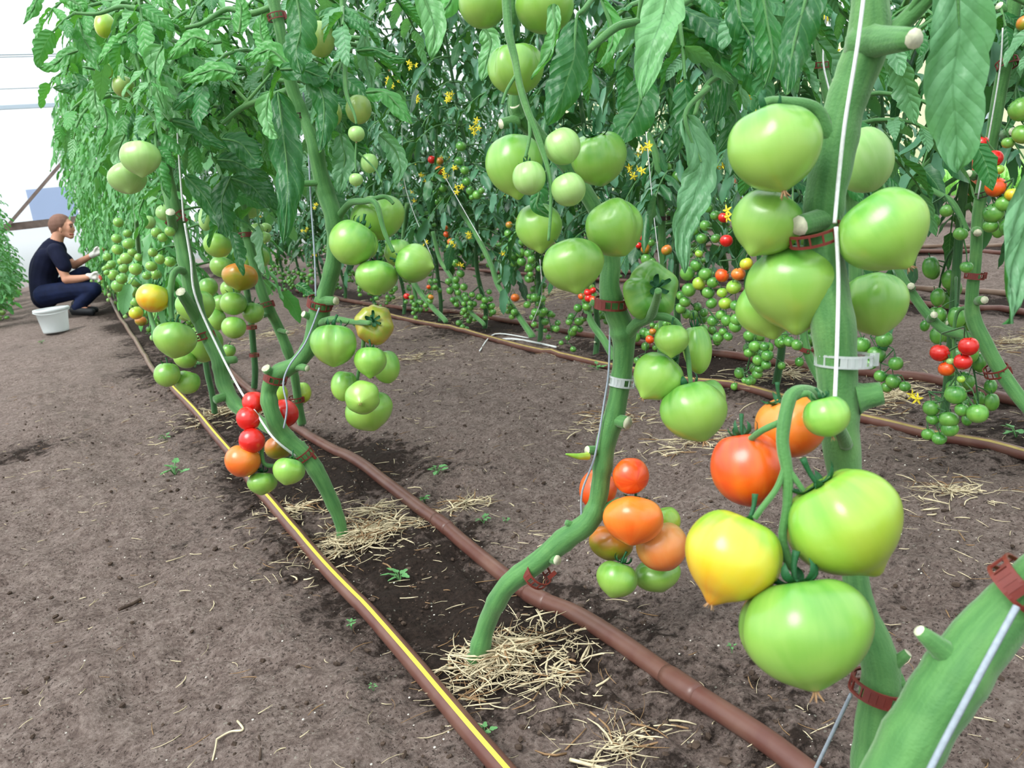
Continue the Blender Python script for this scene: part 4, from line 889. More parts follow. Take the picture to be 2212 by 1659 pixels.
def row_plant(seed, label, hi=.42, top=1.95, nleaf=46, mat='leaf_far_shaded', rt=4, ntom=9, r=.016, cal=True, bigtom=None, tilt=.1, light=.45):
    rng = random.Random(seed); root = empty('tomato_plant', (0, 0, 0), label, 'tomato plant'); b = MB()
    a0 = rng.uniform(.2, .9)*tilt*3
    spine = [V((0, 0, -.02)), V((.02, -.06*a0, .1)), V((.0, -.22*a0, .3)), V((.03, -.3*a0, .6)), V((0, -.3*a0, 1.0)), V((-.02, -.32*a0, 1.5)), V((0, -.34*a0, top))]
    c = cat(spine, 30); b.tube(c, catr([.011, .011, .009, .008, .006, .004], 30), 8, 'stem_green' if mat == 'leaf_far_lit' else 'stem_dark', True, None, .06)
    for k in range(5):
        p = c[3+k*2]; an = rng.random()*6.28; b.tube([p, p+V((math.cos(an)*.022, math.sin(an)*.022, .008))], [.005, .004], 6, 'stem_green', True, 'cut_pale')
    part('stem', b, root)
    f = MB()
    for k in range(nleaf):
        z = hi+.12+(top-hi-.1)*(k+rng.random())/nleaf; i = min(29, max(0, int(z/top*30))); p = c[i].copy(); an = k*2.4+rng.uniform(-.4, .4)
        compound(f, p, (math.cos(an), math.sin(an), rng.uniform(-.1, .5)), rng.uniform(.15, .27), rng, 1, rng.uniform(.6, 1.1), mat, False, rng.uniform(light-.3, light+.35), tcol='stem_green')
    part('foliage', f, root)
    ts = MB()
    for k in range(rt):
        z = rng.uniform(.42, .72)+(.12*k if k > 2 else 0); i = min(29, int(z/top*30)); an = rng.random()*6.28 if k else 3.6
        d = V((math.cos(an), math.sin(an), .1))
        truss(root, c[i], d, rng.uniform(.14, .24), ntom if not bigtom else 5, r if not bigtom else bigtom, pal_mix(rng.choice((0, 0, 0, .25)) if k < 2 else 0) if not bigtom else (lambda t, g: g.choice(('skin_green', 'skin_green', 'cherry_green', 'skin_pale'))), rng, cal, ts)
    part('truss_stalk', ts, root)
    # some blossoms in the foliage
    fl_ = MB()
    if not bigtom:
        for k in range(2):
            z = rng.uniform(.8, 1.5); an = 3.14+rng.uniform(-1, 1.2); p = c[int(z/top*30)]+V((math.cos(an), math.sin(an), -.1))*rng.uniform(.22, .34)
            flower(fl_, p, rng)
        part('flower', fl_, root)
    return root
def flower(b, p, rng):
    for q in range(rng.randint(2, 4)):
        c = p+V([rng.uniform(-.022, .022) for _ in range(3)]); ax = V((rng.uniform(-1, 0), rng.uniform(-1, .2), rng.uniform(-.8, .3))).normalized(); u = ax.orthogonal().normalized(); w_ = ax.cross(u)
        for k in range(5):
            a = k*1.257; d = u*math.cos(a)+w_*math.sin(a); b.blade([c, c+d*.007+ax*.002, c+d*.014-ax*.002], .006, d.cross(ax), .3, 3, 2, .5, 1, 0, 0, 'flower_yellow')
        b.tube([c, c+ax*.010], [.002, .0008], 5, 'flower_yellow')
protoA = [row_plant(60+i, 'x', .66, 1.95, 78, 'leaf_far_shaded', 4, 10, .0165) for i in range(4)]
protoB = [row_plant(80+i, 'x', .50, 1.9, 60, 'leaf_far_shaded', 2, 7, .017, False) for i in range(2)]
protoC = [row_plant(90+i, 'x', .56, 2.0, 84, 'leaf_far_lit', 3, 6, .02, False, .026, light=.55) for i in range(3)]
used = set()
def place(pro, x, y, label, group=None, rz=None, s=1., sz=None):
    o = pro if pro.name not in used else copy_tree(pro); used.add(pro.name)
    o.location = (x, y, gz(x, y)); o.rotation_euler = (0, 0, RNG.uniform(-.5, .5) if rz is None else rz); o.scale = (s, s, sz or s)
    tag(o, label, 'tomato plant', group); return o
ORD = ['nearest', 'second', 'third', 'fourth', 'fifth', 'sixth', 'seventh', 'eighth', 'ninth', 'tenth', 'eleventh', 'twelfth']
R2 = []
for i, y in enumerate((.62, 1.12, 1.62, 2.05, 2.5, 2.9, 3.4, 3.9, 4.4, 4.9)):
    pr = protoA[(i*3) % 4]; yy = y
    R2.append(place(pr, 1.70, yy, 'cherry tomato plant in the first row beyond the soil strip, %s from the right end' % ORD[i], 'cherry tomato plants of the middle row', sz=1.4 if i < 2 else (1.15 if i < 4 else 1)))
for i in range(9):
    R2.append(place(protoA[i % 4], 1.68, 5.4+i*.55, 'cherry tomato plant far back in the middle row, between the two stems on the left', 'far cherry tomato plants of the middle row'))
for i in range(16):
    place(protoB[i % 2] if i > 6 else protoA[(i+1) % 4], 3.06, 2.35+i*.55, ('cherry tomato plant in the row behind the middle one, %s from the right end' % ORD[i]) if i < 6 else 'dark far cherry tomato plant deep in the row behind the middle one', 'tomato plants of the back rows')
for i in range(15):
    place(protoB[i % 2], 4.36, 3.4+i*.6, 'dark leafy tomato plant standing in the farthest rows under the roof', 'tomato plants of the farthest rows')
for i in range(12):
    place(protoB[i % 2], 5.7, 4.9+i*.65, 'dark leafy tomato plant standing in the farthest rows under the roof', 'tomato plants of the farthest rows')
for i in range(15):
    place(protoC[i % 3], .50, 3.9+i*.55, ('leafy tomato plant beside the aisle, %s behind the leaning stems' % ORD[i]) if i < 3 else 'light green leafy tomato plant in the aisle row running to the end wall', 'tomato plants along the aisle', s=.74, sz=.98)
for i in range(9):
    place(protoC[(i+1) % 3], -.47-.03*(i % 2), 7.5+i*.6, 'low bushy tomato plant at the left edge across the aisle from the long row', 'tomato plants left of the aisle', s=.86, sz=.64)
def ra(root, f):                                              # world-coordinate parts under a rotated, copied plant need an unrotated root
    root.rotation_euler = (0, 0, 0); root.scale = (1, 1, 1); return f()
# stems and trusses of the middle row as they are seen
X2 = 1.62
def host(name, base, label): return empty(name, base, label, 'tomato plant', 'cherry tomato plants of the middle row')
def xs(b, pts, wd, X, mat='stem_green', n=10):
    q = [PX(x, y, X) for x, y in pts]; ds = [dep(p) for p in q]; N_ = len(pts)*5
    wd = wd if hasattr(wd, '__len__') else [wd]*len(pts)
    b.tube(cat(q, N_), catr([w_/2*d/F for w_, d in zip(wd, ds)], N_), n, mat, True, None, .06)
def near_leafs(b, p, n, rng, mat='leaf_far_shaded', L=(.2, .32), tone=.4, up_=.5):
    for k in range(n):
        a = rng.random()*6.28; compound(b, p+V((0, 0, k*up_/n)), (math.cos(a), math.sin(a), .3), rng.uniform(*L), rng, 1, .9, mat, False, tone)
ST = [('first', [(1147, 722), (1125, 690), (1098, 650), (1075, 615), (1060, 570), (1030, 510), (995, 455), (960, 400), (945, 340), (940, 260)], [15, 13, 12, 12, 11, 11, 10, 10, 9, 8], 'leaning cherry tomato stem rooted by white string ends between the middle plants'),
      ('b', [(1042, 697), (1015, 672), (992, 640), (975, 600), (950, 560), (935, 500)], 9, 'thin leaning stem beside the dense green cherry cluster'),
      ('c', [(960, 690), (935, 665), (905, 628), (880, 580), (872, 520), (880, 440)], 11, 'leaning stem emerging behind the pointed green tomato'),
      ('d', [(1325, 770), (1305, 735), (1280, 700), (1268, 670), (1262, 640), (1258, 560)], [18, 17, 16, 15, 14, 12], 'cherry tomato stem with small red fruits just left of the curved middle stem'),
      ('e', [(1400, 860), (1425, 790), (1432, 700), (1432, 600), (1430, 500), (1427, 420), (1418, 340), (1400, 290)], [19, 19, 18, 18, 17, 16, 16, 14], 'upright dark stem rising right of the big middle tomatoes'),
      ('f', [(1770, 815), (1752, 780), (1738, 735), (1735, 680), (1740, 560)], [20, 20, 18, 18, 16], 'cherry tomato stem with brown clip behind the thick right stem'),
      ('g', [(905, 668), (898, 640), (890, 600), (880, 560)], 8, 'thin short stem with a red cherry fruit under the pointed green tomato')]
HO = {}
for key, pts, wd, lab in ST:
    g0 = PX(pts[0][0], pts[0][1], X2); g0.z = gz(g0.x, g0.y); rt = empty('tomato_plant', g0, lab, 'tomato plant'); HO[key] = rt
    b = MB(); q0 = pts[0]; xs(b, [(q0[0]+3, q0[1]+6)]+pts, ([wd[0]]+wd) if hasattr(wd, '__len__') else wd, X2, 'stem_green' if key in 'adef' else 'stem_green'); part('stem', b, rt)
    rr = random.Random(len(lab)); b = MB(); near_leafs(b, PX(pts[-1][0], pts[-1][1], X2)+V((0, 0, .22)), 9, rr, up_=.9, L=(.16, .26)); part('foliage', b, rt)
b = MB(); xs(b, [(1075, 612), (1088, 600), (1105, 590), (1120, 575)], 8, X2); part('truss_stalk', b, HO['first'])
# the right-hand plant of the middle row
W7 = empty('tomato_plant', PX(2262, 925, 1.45), 'forked cherry tomato plant at the right edge with red fruits hanging low', 'tomato plant'); X7 = 1.45
b = MB(); xs(b, [(2275, 940), (2245, 905), (2200, 855), (2155, 790), (2125, 735), (2104, 690), (2100, 640), (2108, 560), (2112, 480), (2122, 410), (2140, 320), (2160, 200), (2178, 110), (2188, 30), (2200, -60)], [30, 30, 30, 30, 32, 32, 26, 24, 24, 26, 26, 28, 28, 30, 28], X7, n=12)
xs(b, [(2106, 735), (2075, 722), (2040, 712), (2005, 680), (1975, 640), (1950, 600), (1935, 560), (1930, 480)], [24, 22, 22, 20, 20, 18, 18, 14], X7)
xs(b, [(2100, 664), (2075, 668), (2064, 690), (2060, 740), (2064, 800), (2066, 815)], [9, 8, 7, 7, 6, 5], X7); xs(b, [(2066, 812), (2045, 845), (2032, 880), (2030, 925)], 5, X7); xs(b, [(2066, 812), (2085, 850), (2105, 880)], 4, X7)
xs(b, [(2090, 500), (2060, 440), (2030, 420), (1990, 400)], 12, X7); xs(b, [(2186, 40), (2150, 30), (2110, 20), (2070, 30)], 8, X7)
for x, y, ex, ey in ((2112, 650, 2127, 648), (2108, 495, 2112, 503), (2170, 290, 2188, 284), (2105, 380, 2092, 375), (2010, 690, 2018, 680), (2175, 30, 2158, 12), (1968, 622, 1968, 618)):
    q = PX(x, y, X7); e = PX(ex, ey, X7-.02); b.tube([q, e], [.009, .007], 8, 'stem_green', True, 'cut_pale')
part('stem', b, W7)
rr = random.Random(5); b = MB()
for x, y, n in ((2190, -40, 12), (2120, 0, 9), (2080, 30, 6), (2200, 120, 4), (2230, 20, 6), (2010, 20, 5)):
    for k in range(n):
        a = rr.random()*6.28; compound(b, PX(x+rr.uniform(-30, 30), y+rr.uniform(-30, 30), X7+rr.uniform(-.15, .4)), (math.cos(a), math.sin(a), .2), rr.uniform(.1, .17), rr, 1, .9, 'leaf_near', False, .5)
part('foliage', b, W7)
TR = {  # (x, y, diameter, colour) of single cherry tomatoes
 'W7': [(2030, 762, 37, 'skin_red'), (2092, 748, 40, 'skin_red'), (2080, 781, 36, 'skin_red'), (2045, 796, 32, 'skin_redorange'), (2053, 781, 17, 'skin_pale'), (2076, 819, 16, 'skin_lime'), (2064, 852, 45, 'cherry_green'), (2112, 893, 44, 'cherry_green'), (2078, 885, 30, 'cherry_green'), (2012, 881, 32, 'cherry_green'), (2050, 906, 38, 'cherry_green'), (2015, 905, 28, 'cherry_green'), (2052, 926, 36, 'cherry_green'), (2005, 938, 26, 'cherry_green'), (2029, 947, 30, 'cherry_green'),
        (2120, 309, 30, 'skin_red'), (2148, 342, 34, 'skin_red'), (2151, 404, 40, 'skin_redorange'), (2158, 366, 22, 'skin_lime'), (2146, 460, 42, 'cherry_green'), (2168, 440, 34, 'cherry_green'), (2186, 420, 30, 'skin_yellow'), (2140, 488, 32, 'cherry_green'), (2182, 490, 40, 'cherry_green'), (2205, 236, 46, 'skin_green'), (2210, 290, 46, 'skin_green'), (2178, 308, 26, 'skin_green'), (2214, 50, 34, 'skin_olive'), (2014, 478, 30, 'cherry_green'), (2045, 455, 28, 'cherry_green'), (2075, 505, 30, 'cherry_green'), (2088, 577, 26, 'cherry_green')],
 'f': [(1862, 745, 34, 'cherry_green'), (1910, 733, 36, 'cherry_green'), (1893, 766, 36, 'cherry_green'), (1935, 785, 28, 'cherry_green'), (1902, 812, 26, 'cherry_green'), (1930, 824, 30, 'cherry_green'), (1916, 836, 24, 'cherry_green'), (1955, 835, 22, 'cherry_green'), (1880, 786, 26, 'cherry_green'), (1705, 738, 24, 'cherry_green'), (1722, 745, 22, 'cherry_green'), (1690, 740, 16, 'cherry_green')],
 'e': [(1563, 470, 24, 'skin_red'), (1569, 520, 26, 'skin_red'), (1560, 595, 28, 'skin_redorange'), (1595, 592, 28, 'skin_orange'), (1612, 570, 26, 'skin_yellow'), (1440, 540, 24, 'skin_olive'), (1524, 487, 26, 'cherry_green'), (1500, 497, 22, 'cherry_green'), (1516, 515, 24, 'cherry_green'), (1546, 515, 20, 'cherry_green'), (1500, 470, 24, 'cherry_green'), (1545, 465, 22, 'cherry_green'), (1530, 450, 20, 'cherry_green'), (1510, 548, 18, 'skin_lime'), (1504, 572, 26, 'cherry_green'), (1485, 590, 30, 'cherry_green'), (1524, 592, 28, 'cherry_green'), (1510, 612, 28, 'skin_lime'), (1540, 610, 26, 'cherry_green'), (1488, 626, 28, 'cherry_green'), (1530, 632, 26, 'cherry_green'), (1480, 652, 26, 'cherry_green'), (1585, 620, 30, 'skin_lime'), (1560, 632, 24, 'skin_lime'), (1537, 655, 24, 'cherry_green'), (1567, 655, 30, 'skin_lime'), (1590, 660, 26, 'cherry_green'), (1558, 680, 24, 'cherry_green'), (1570, 692, 24, 'cherry_green'), (1592, 690, 26, 'cherry_green'), (1540, 693, 24, 'cherry_green'), (1562, 716, 18, 'cherry_green'), (1551, 729, 24, 'cherry_green'), (1573, 727, 20, 'cherry_green'), (1588, 705, 26, 'cherry_green')],
 'x': [(1618, 725, 26, 'cherry_green'), (1652, 748, 20, 'cherry_green'), (1631, 748, 28, 'cherry_green'), (1618, 762, 22, 'cherry_green'), (1658, 768, 26, 'cherry_green'), (1638, 778, 26, 'cherry_green'), (1655, 788, 22, 'cherry_green'), (1640, 797, 20, 'cherry_green'), (1636, 808, 22, 'cherry_green'), (1618, 824, 18, 'cherry_green'), (1609, 822, 14, 'cherry_green')],
 'd': [(1270, 632, 16, 'skin_red'), (1281, 627, 14, 'skin_red'), (1272, 644, 18, 'skin_red'), (1283, 648, 20, 'skin_redorange'), (1256, 640, 14, 'skin_redorange'), (1267, 663, 20, 'cherry_green'), (1398, 490, 16, 'skin_red'), (1390, 513, 16, 'skin_red'), (1380, 530, 14, 'skin_red'), (1395, 538, 22, 'skin_olive'), (1397, 560, 26, 'cherry_green'), (1407, 524, 16, 'cherry_green'), (1409, 565, 16, 'cherry_green'), (1404, 733, 18, 'skin_redorange'), (1410, 716, 16, 'skin_olive'), (1409, 702, 12, 'cherry_green')],
 'first': [(1113, 643, 18, 'skin_orange'), (1103, 662, 15, 'cherry_green'), (1098, 672, 14, 'cherry_green'), (1111, 674, 16, 'cherry_green'), (1106, 684, 14, 'cherry_green'), (1100, 486, 15, 'skin_olive'), (1099, 505, 20, 'cherry_green'), (1118, 505, 17, 'cherry_green'), (1108, 520, 18, 'cherry_green'), (1092, 525, 16, 'cherry_green'), (1128, 522, 18, 'cherry_green'), (1102, 535, 18, 'cherry_green'), (1125, 546, 20, 'cherry_green'), (1110, 553, 20, 'cherry_green'), (1142, 548, 18, 'cherry_green'), (1127, 565, 20, 'cherry_green'), (1148, 560, 16, 'cherry_green'), (1110, 568, 18, 'cherry_green'), (1144, 578, 18, 'cherry_green'), (1146, 592, 14, 'cherry_green'), (1142, 603, 17, 'cherry_green'), (1165, 580, 14, 'cherry_green')],
 'b': [(996, 316, 23, 'cherry_green'), (992, 348, 22, 'cherry_green'), (1004, 368, 18, 'cherry_green'), (1008, 392, 20, 'cherry_green'), (1016, 412, 18, 'cherry_green'), (1031, 421, 20, 'cherry_green'), (1020, 426, 15, 'cherry_green'), (1040, 412, 14, 'cherry_green'), (933, 345, 18, 'skin_red'), (950, 348, 16, 'skin_olive'), (949, 368, 18, 'skin_orange'), (938, 382, 19, 'cherry_green'), (957, 406, 20, 'cherry_green'), (942, 415, 14, 'cherry_green'), (956, 428, 16, 'cherry_green'), (944, 436, 14, 'cherry_green'), (957, 444, 17, 'cherry_green'), (962, 492, 12, 'skin_orange'), (965, 506, 15, 'skin_redorange'), (974, 522, 17, 'skin_orange'), (972, 534, 16, 'skin_lime'), (984, 568, 18, 'cherry_green'), (995, 591, 18, 'cherry_green'), (969, 608, 15, 'cherry_green'), (985, 604, 16, 'cherry_green'), (986, 618, 16, 'cherry_green'), (1002, 620, 17, 'cherry_green'), (972, 628, 15, 'cherry_green'), (990, 632, 14, 'cherry_green'), (978, 648, 13, 'cherry_green'), (1007, 645, 12, 'cherry_green'), (1016, 655, 12, 'cherry_green'), (986, 658, 11, 'cherry_green')],
 'g': [(879, 640, 14, 'skin_red'), (889, 642, 11, 'skin_lime'), (890, 652, 11, 'cherry_green'), (877, 652, 10, 'cherry_green'), (894, 665, 11, 'cherry_green'), (900, 668, 11, 'cherry_green'), (893, 676, 11, 'cherry_green'), (920, 660, 12, 'cherry_green'), (931, 642, 12, 'skin_olive'), (930, 650, 11, 'cherry_green'), (926, 620, 10, 'skin_redorange'), (940, 620, 10, 'cherry_green')],
}
XD = {'W7': X7-.08, 'f': 1.55, 'e': 1.52, 'x': 1.52, 'd': 1.58, 'first': 1.6, 'b': 1.6, 'g': 1.6}
rr = random.Random(9)
for key, L in TR.items():
    rt = W7 if key == 'W7' else HO['e' if key == 'x' else key]; b = MB(); last = None
    for x, y, dm_, cc in L:
        p = PX(x, y, XD[key]); d = dep(p); r_ = dm_/2*d/F
        cherry(rt, p, r_*1.06, cc, rr, dm_ > 15)
        t_ = p+V((rr.uniform(-.5, .5)*r_, rr.uniform(0, 1)*r_, 2.2*r_)); b.tube([p+V((0, 0, r_*.9)), t_], .0012, 4, 'stem_dark', False)
        if last and (last-t_).length < .09: b.tube([last, t_], .0016, 4, 'stem_dark', False)
        last = t_
    part('truss_stalk', b, rt)
fb = {}
for x, y in ((889, 146), (848, 180), (843, 188), (970, 208), (962, 214), (1025, 270), (1022, 284), (902, 205), (848, 170), (1390, 316), (1372, 372), (1363, 375), (1087, 548), (977, 532), (1560, 376), (860, 222), (1834, 100), (960, 375), (979, 372), (1012, 510), (1984, 858)):
    X = 1.5; p = PX(x, y, X); near = min(HO.values(), key=lambda o: (o.location.xy-p.xy).length); fb.setdefault(near.name, (near, []))[1].append(p)
for near, ps in fb.values():
    for p in ps: b = MB(); flower(b, p, rr); part('flower', b, near)
for x, y, w_, ax, X, lab in ((2105, 596, 34, (.05, -1, .25), X7, 'small red clip on the forked stem at the right'), (2176, 138, 38, (-.2, -1, -.2), X7, 'red clip high on the stem at the right edge'), (2152, 801, 42, (-.5, -1, .3), X7, 'brown ring clip low on the forked right stem'),
        (2124, 418, 30, (-.4, -1, .2), X7, 'black clip on the upright right stem beside an orange cherry tomato'), (1268, 682, 20, (.3, -1, .2), X2, 'dark clip on the thin stem beneath the small red fruits'), (1432, 472, 22, (0, -1, .2), X2, 'dark clip on the upright stem right of the big middle tomatoes'), (1742, 756, 24, (.2, -1, .3), X2, 'brown clip on the stem behind the thick right one')):
    p = PX(x, y, X); clip(x, y, dep(p), w_, ax, lab, 'clip_dark' if ('black' in lab or 'dark' in lab) else 'clip_brown', .3)
# upper stem with clip and string behind the thick stem
U = empty('tomato_plant', P(1800, 700, 1.25), 'stem with a purplish clip and white string just left of the thick right stem top', 'tomato plant')
b = MB(); stalk(b, [(1850, 620, 1.25), (1840, 420, 1.22), (1805, 260, 1.2), (1786, 190, 1.2), (1776, 130, 1.2), (1768, 60, 1.2), (1775, -40, 1.2)], [30, 30, 30, 26, 22, 20, 20], 10)
stalk(b, [(1786, 180, 1.2), (1762, 175, 1.2), (1735, 170, 1.2)], [12, 9, 7], 7); part('stem', b, U)
b = MB(); near_leafs(b, P(1775, 20, 1.25), 8, rr, 'leaf_near', (.14, .2), .35, .2); near_leafs(b, P(1850, 330, 1.3), 7, rr, 'leaf_near', (.14, .2), .5, .1); part('foliage', b, U)
clip(1778, 140, 1.2, 32, (-.1, -1, .35), 'purplish ring clip on the stem behind the thick right stem top', 'clip_brown', .3)
string([(1786, -50, 1.16), (1783, 60, 1.16), (1778, 130, 1.16), (1790, 190, 1.16), (1806, 245, 1.16)], 4, 'white string past the purplish clip left of the thick stem top')
for pts, lab in (([(1396, 285), (1412, 460), (1425, 570)], 'thin white string beside the upright dark stem'), ([(868, 270), (872, 380), (890, 450), (935, 560)], 'thin white string left of the red single cherry fruit'), ([(960, 380), (1000, 450), (1040, 520)], 'thin white string along the leaning cherry stem'), ([(2166, 60), (2160, 150), (2135, 300), (2112, 430)], 'white string along the upright forked right stem'), ([(1148, 700), (1170, 640), (1166, 560)], 'thin white string hanging beside the leaning cherry stem')):
    q = [PX(x, y, X2-.08 if x < 2000 else X7-.05) for x, y in pts]; b = MB(); b.tube(cat(q, 12), .0013 if x < 2000 else .0022, 5, 'string_white'); solo('trellis_string', b, q[-1], lab, 'string', 'trellis strings')
# medium green tomatoes of the aisle row next to the gloved hand
A1 = empty('tomato_plant', PX(310, 745, .36), 'tomato plant by the gloved hand, hung with many small green tomatoes', 'tomato plant')
XA = .27
b = MB(); xs(b, [(345, 740), (330, 700), (318, 650), (311, 606), (304, 574), (299, 541), (296, 500), (292, 440)], [10, 10, 10, 10, 10, 10, 9, 8], XA, n=9); part('stem', b, A1)
AT = [(256, 480, 22), (252, 515, 22), (278, 526, 26), (254, 539, 22), (275, 504, 19), (231, 555, 17), (241, 571, 17), (226, 580, 12), (230, 589, 12), (273, 558, 26), (286, 545, 20), (267, 580, 20), (245, 594, 22), (263, 602, 22), (293, 581, 28), (292, 606, 28), (255, 617, 26), (327, 575, 24), (337, 593, 22), (317, 595, 20), (286, 630, 24), (269, 628, 9), (292, 653, 20), (294, 676, 27), (304, 693, 25), (338, 502, 22), (351, 513, 20), (321, 480, 28), (356, 459, 36), (367, 500, 22), (367, 565, 24), (345, 560, 20), (236, 575, 14), (262, 565, 16), (300, 556, 18), (330, 545, 18)]
for i, (x, y, dm_) in enumerate(AT):
    p = PX(x, y, XA-.03*(i % 3)); d = dep(p); cherry(A1, p, dm_/2*d/F*1.08, {21: 'skin_red', 23: 'skin_yellow', 24: 'skin_olive', 27: 'skin_pale', 28: 'skin_pale'}.get(i, 'skin_green'), rr, dm_ > 15)
b = MB(); near_leafs(b, PX(310, 440, XA+.1)+V((0, 0, .12)), 12, rr, 'leaf_far_lit', (.16, .24), .55, .7); part('foliage', b, A1)
# ------------------------------------------------------------------ the person picking tomatoes
DP = 6.6
def H(x, y, o=0.): return P(x, y, DP+o)
PXM = DP/F
def blob(b, vox, sm=2, it=.5):
    me = b.mesh('tmp'); o = bpy.data.objects.new('tmp', me); col.objects.link(o)
    m = o.modifiers.new('r', 'REMESH'); m.mode = 'VOXEL'; m.voxel_size = vox; m.use_smooth_shade = True
    if sm: s = o.modifiers.new('s', 'SMOOTH'); s.iterations = sm; s.factor = it
    dg = bpy.context.evaluated_depsgraph_get(); r = bpy.data.meshes.new_from_object(o.evaluated_get(dg), depsgraph=dg)
    bpy.data.objects.remove(o); r.materials.clear()
    for mn in b.mats: r.materials.append(MATS[mn])
    r.polygons.foreach_set('material_index', [0]*len(r.polygons)); r.polygons.foreach_set('use_smooth', [True]*len(r.polygons)); return r
def limb(b, pts, rad, mat='human_skin', n=12):
    q = [H(*p) for p in pts]; b.tube(cat(q, 16), catr([v*PXM for v in rad], 16), n, mat)
    b.sphere(q[0], (rad[0]*PXM,)*3, mat, 12, 8); b.sphere(q[-1], (rad[-1]*PXM,)*3, mat, 12, 8)
def ball(b, x, y, o, r, mat='human_skin'): b.sphere(H(x, y, o), tuple(v*PXM for v in (r if hasattr(r, '__len__') else (r, r, r))), mat, 16, 12)
PE = bpy.data.objects.new('person', None)
b = MB()
# head in profile, looking to the right with a smile
ball(b, 131, 486, 0, (22, 19, 20.5)); ball(b, 141, 490, 0, (17, 15, 19)); limb(b, [(139, 500, 0), (147, 505, 0), (153, 510, 0)], [12, 9, 6.5]); ball(b, 150, 494, 0, (9, 12, 13))
limb(b, [(153, 485, 0), (157, 492, 0), (161.5, 497.5, 0)], [3, 2.6, 2.3]); limb(b, [(154, 503.5, 0), (158, 503, 0)], [4, 2.4]); limb(b, [(153, 510, 0), (157.5, 510, 0)], [5, 2.6]); limb(b, [(150, 483, -.03), (155.5, 482, 0), (150, 483, .03)], [3, 2.6, 3])
ball(b, 131, 497, -.072, (3.5, 3, 6.5)); ball(b, 131, 497, .072, (3.5, 3, 6.5))
limb(b, [(128, 500, 0), (124, 515, 0), (119, 532, 0)], [13, 12.5, 16])
# trunk, arms, legs as one body
limb(b, [(117, 540, 0), (100, 575, 0), (95, 610, 0), (100, 640, 0)], [22, 24, 22, 24]); limb(b, [(120, 540, -.15), (115, 538, .15)], [13, 13])
limb(b, [(122, 545, -.15), (133, 578, -.16), (143, 602, -.15)], [12, 10, 8.5]); limb(b, [(143, 603, -.15), (170, 602, -.13), (198, 597, -.12)], [9.5, 8, 5.5])
limb(b, [(120, 545, .14), (145, 562, .13), (160, 572, .12)], [11, 10, 8.5]); limb(b, [(160, 573, .12), (180, 562, .1), (203, 549, .08)], [9, 7.5, 5.2])
for s, kn, an in ((-.10, (205, 625), (165, 664)), (.12, (182, 590), (172, 660))):
    limb(b, [(98, 636, s), (150, 628-(s > 0)*18, s), (*kn, s)], [18, 16, 12]); limb(b, [(*kn, s), ((kn[0]+an[0])/2-2, (kn[1]+an[1])/2+2, s), (*an, s)], [12, 11, 8]); limb(b, [(*an, s), (an[0]+26, an[1]+7, s)], [8, 6])
me = blob(b, .007, 3); PB = bpy.data.objects.new('person', me); PB.location = (0, 0, 0)
base = H(165, 678); me.transform(Matrix.Translation(-base)); PB.location = base; linko(PB)
tag(PB, 'squatting person in navy T-shirt and jeans with white gloves, reaching for tomatoes', 'person')
def cloth(name, b, vox, label=None, sm=2):
    me = blob(b, vox, sm); me.transform(Matrix.Translation(-base)); o = bpy.data.objects.new(name, me); linko(o, PB)
    if label: o['label'] = label
    return o
b = MB()
m = 'shirt_navy'
limb(b, [(116, 541, 0), (98, 575, 0), (93, 610, 0), (97, 642, 0)], [26, 30, 27, 27], m, 18); limb(b, [(121, 543, -.15), (117, 541, .15)], [17, 17], m)
limb(b, [(100, 560, -.08), (90, 600, -.07), (93, 635, -.07)], [24, 23, 23], m); limb(b, [(98, 560, .08), (88, 600, .07), (93, 635, .07)], [24, 23, 23], m)
limb(b, [(122, 545, -.15), (131, 560, -.16), (139, 576, -.16)], [17, 16.5, 14.5], m); limb(b, [(120, 543, .14), (132, 553, .14), (146, 564, .13)], [15, 14.5, 13], m)
limb(b, [(112, 526, 0), (130, 531, 0)], [13, 10], m); cloth('shirt', b, .008, 'navy blue short-sleeved T-shirt')
b = MB(); m = 'jeans_navy'
for s, kn, an in ((-.10, (204, 625), (166, 664)), (.12, (181, 590), (173, 660))):
    limb(b, [(98, 638, s), (150, 629-(s > 0)*18, s), (*kn, s)], [24, 20.5, 15.5], m); limb(b, [(*kn, s), ((kn[0]+an[0])/2-2, (kn[1]+an[1])/2+2, s), (*an, s)], [15, 14.5, 11.5], m)
limb(b, [(98, 638, -.1), (98, 638, .1)], [24, 24], m); cloth('jeans', b, .008, 'dark blue jeans')
for s, ax_, ay in ((-.10, 165, 668), (.12, 172, 664)):
    b = MB(); limb(b, [(ax_-6, ay+1, s), (ax_+14, ay+4, s), (ax_+34, ay+5, s)], [9, 9, 7], 'shoe_black'); limb(b, [(ax_, ay-10, s), (ax_, ay+1, s)], [10.5, 9], 'shoe_black'); limb(b, [(ax_-8, ay+9, s), (ax_+36, ay+10, s)], [4, 4], 'shoe_black')
    cloth('shoe', b, .006, 'dark shoe')
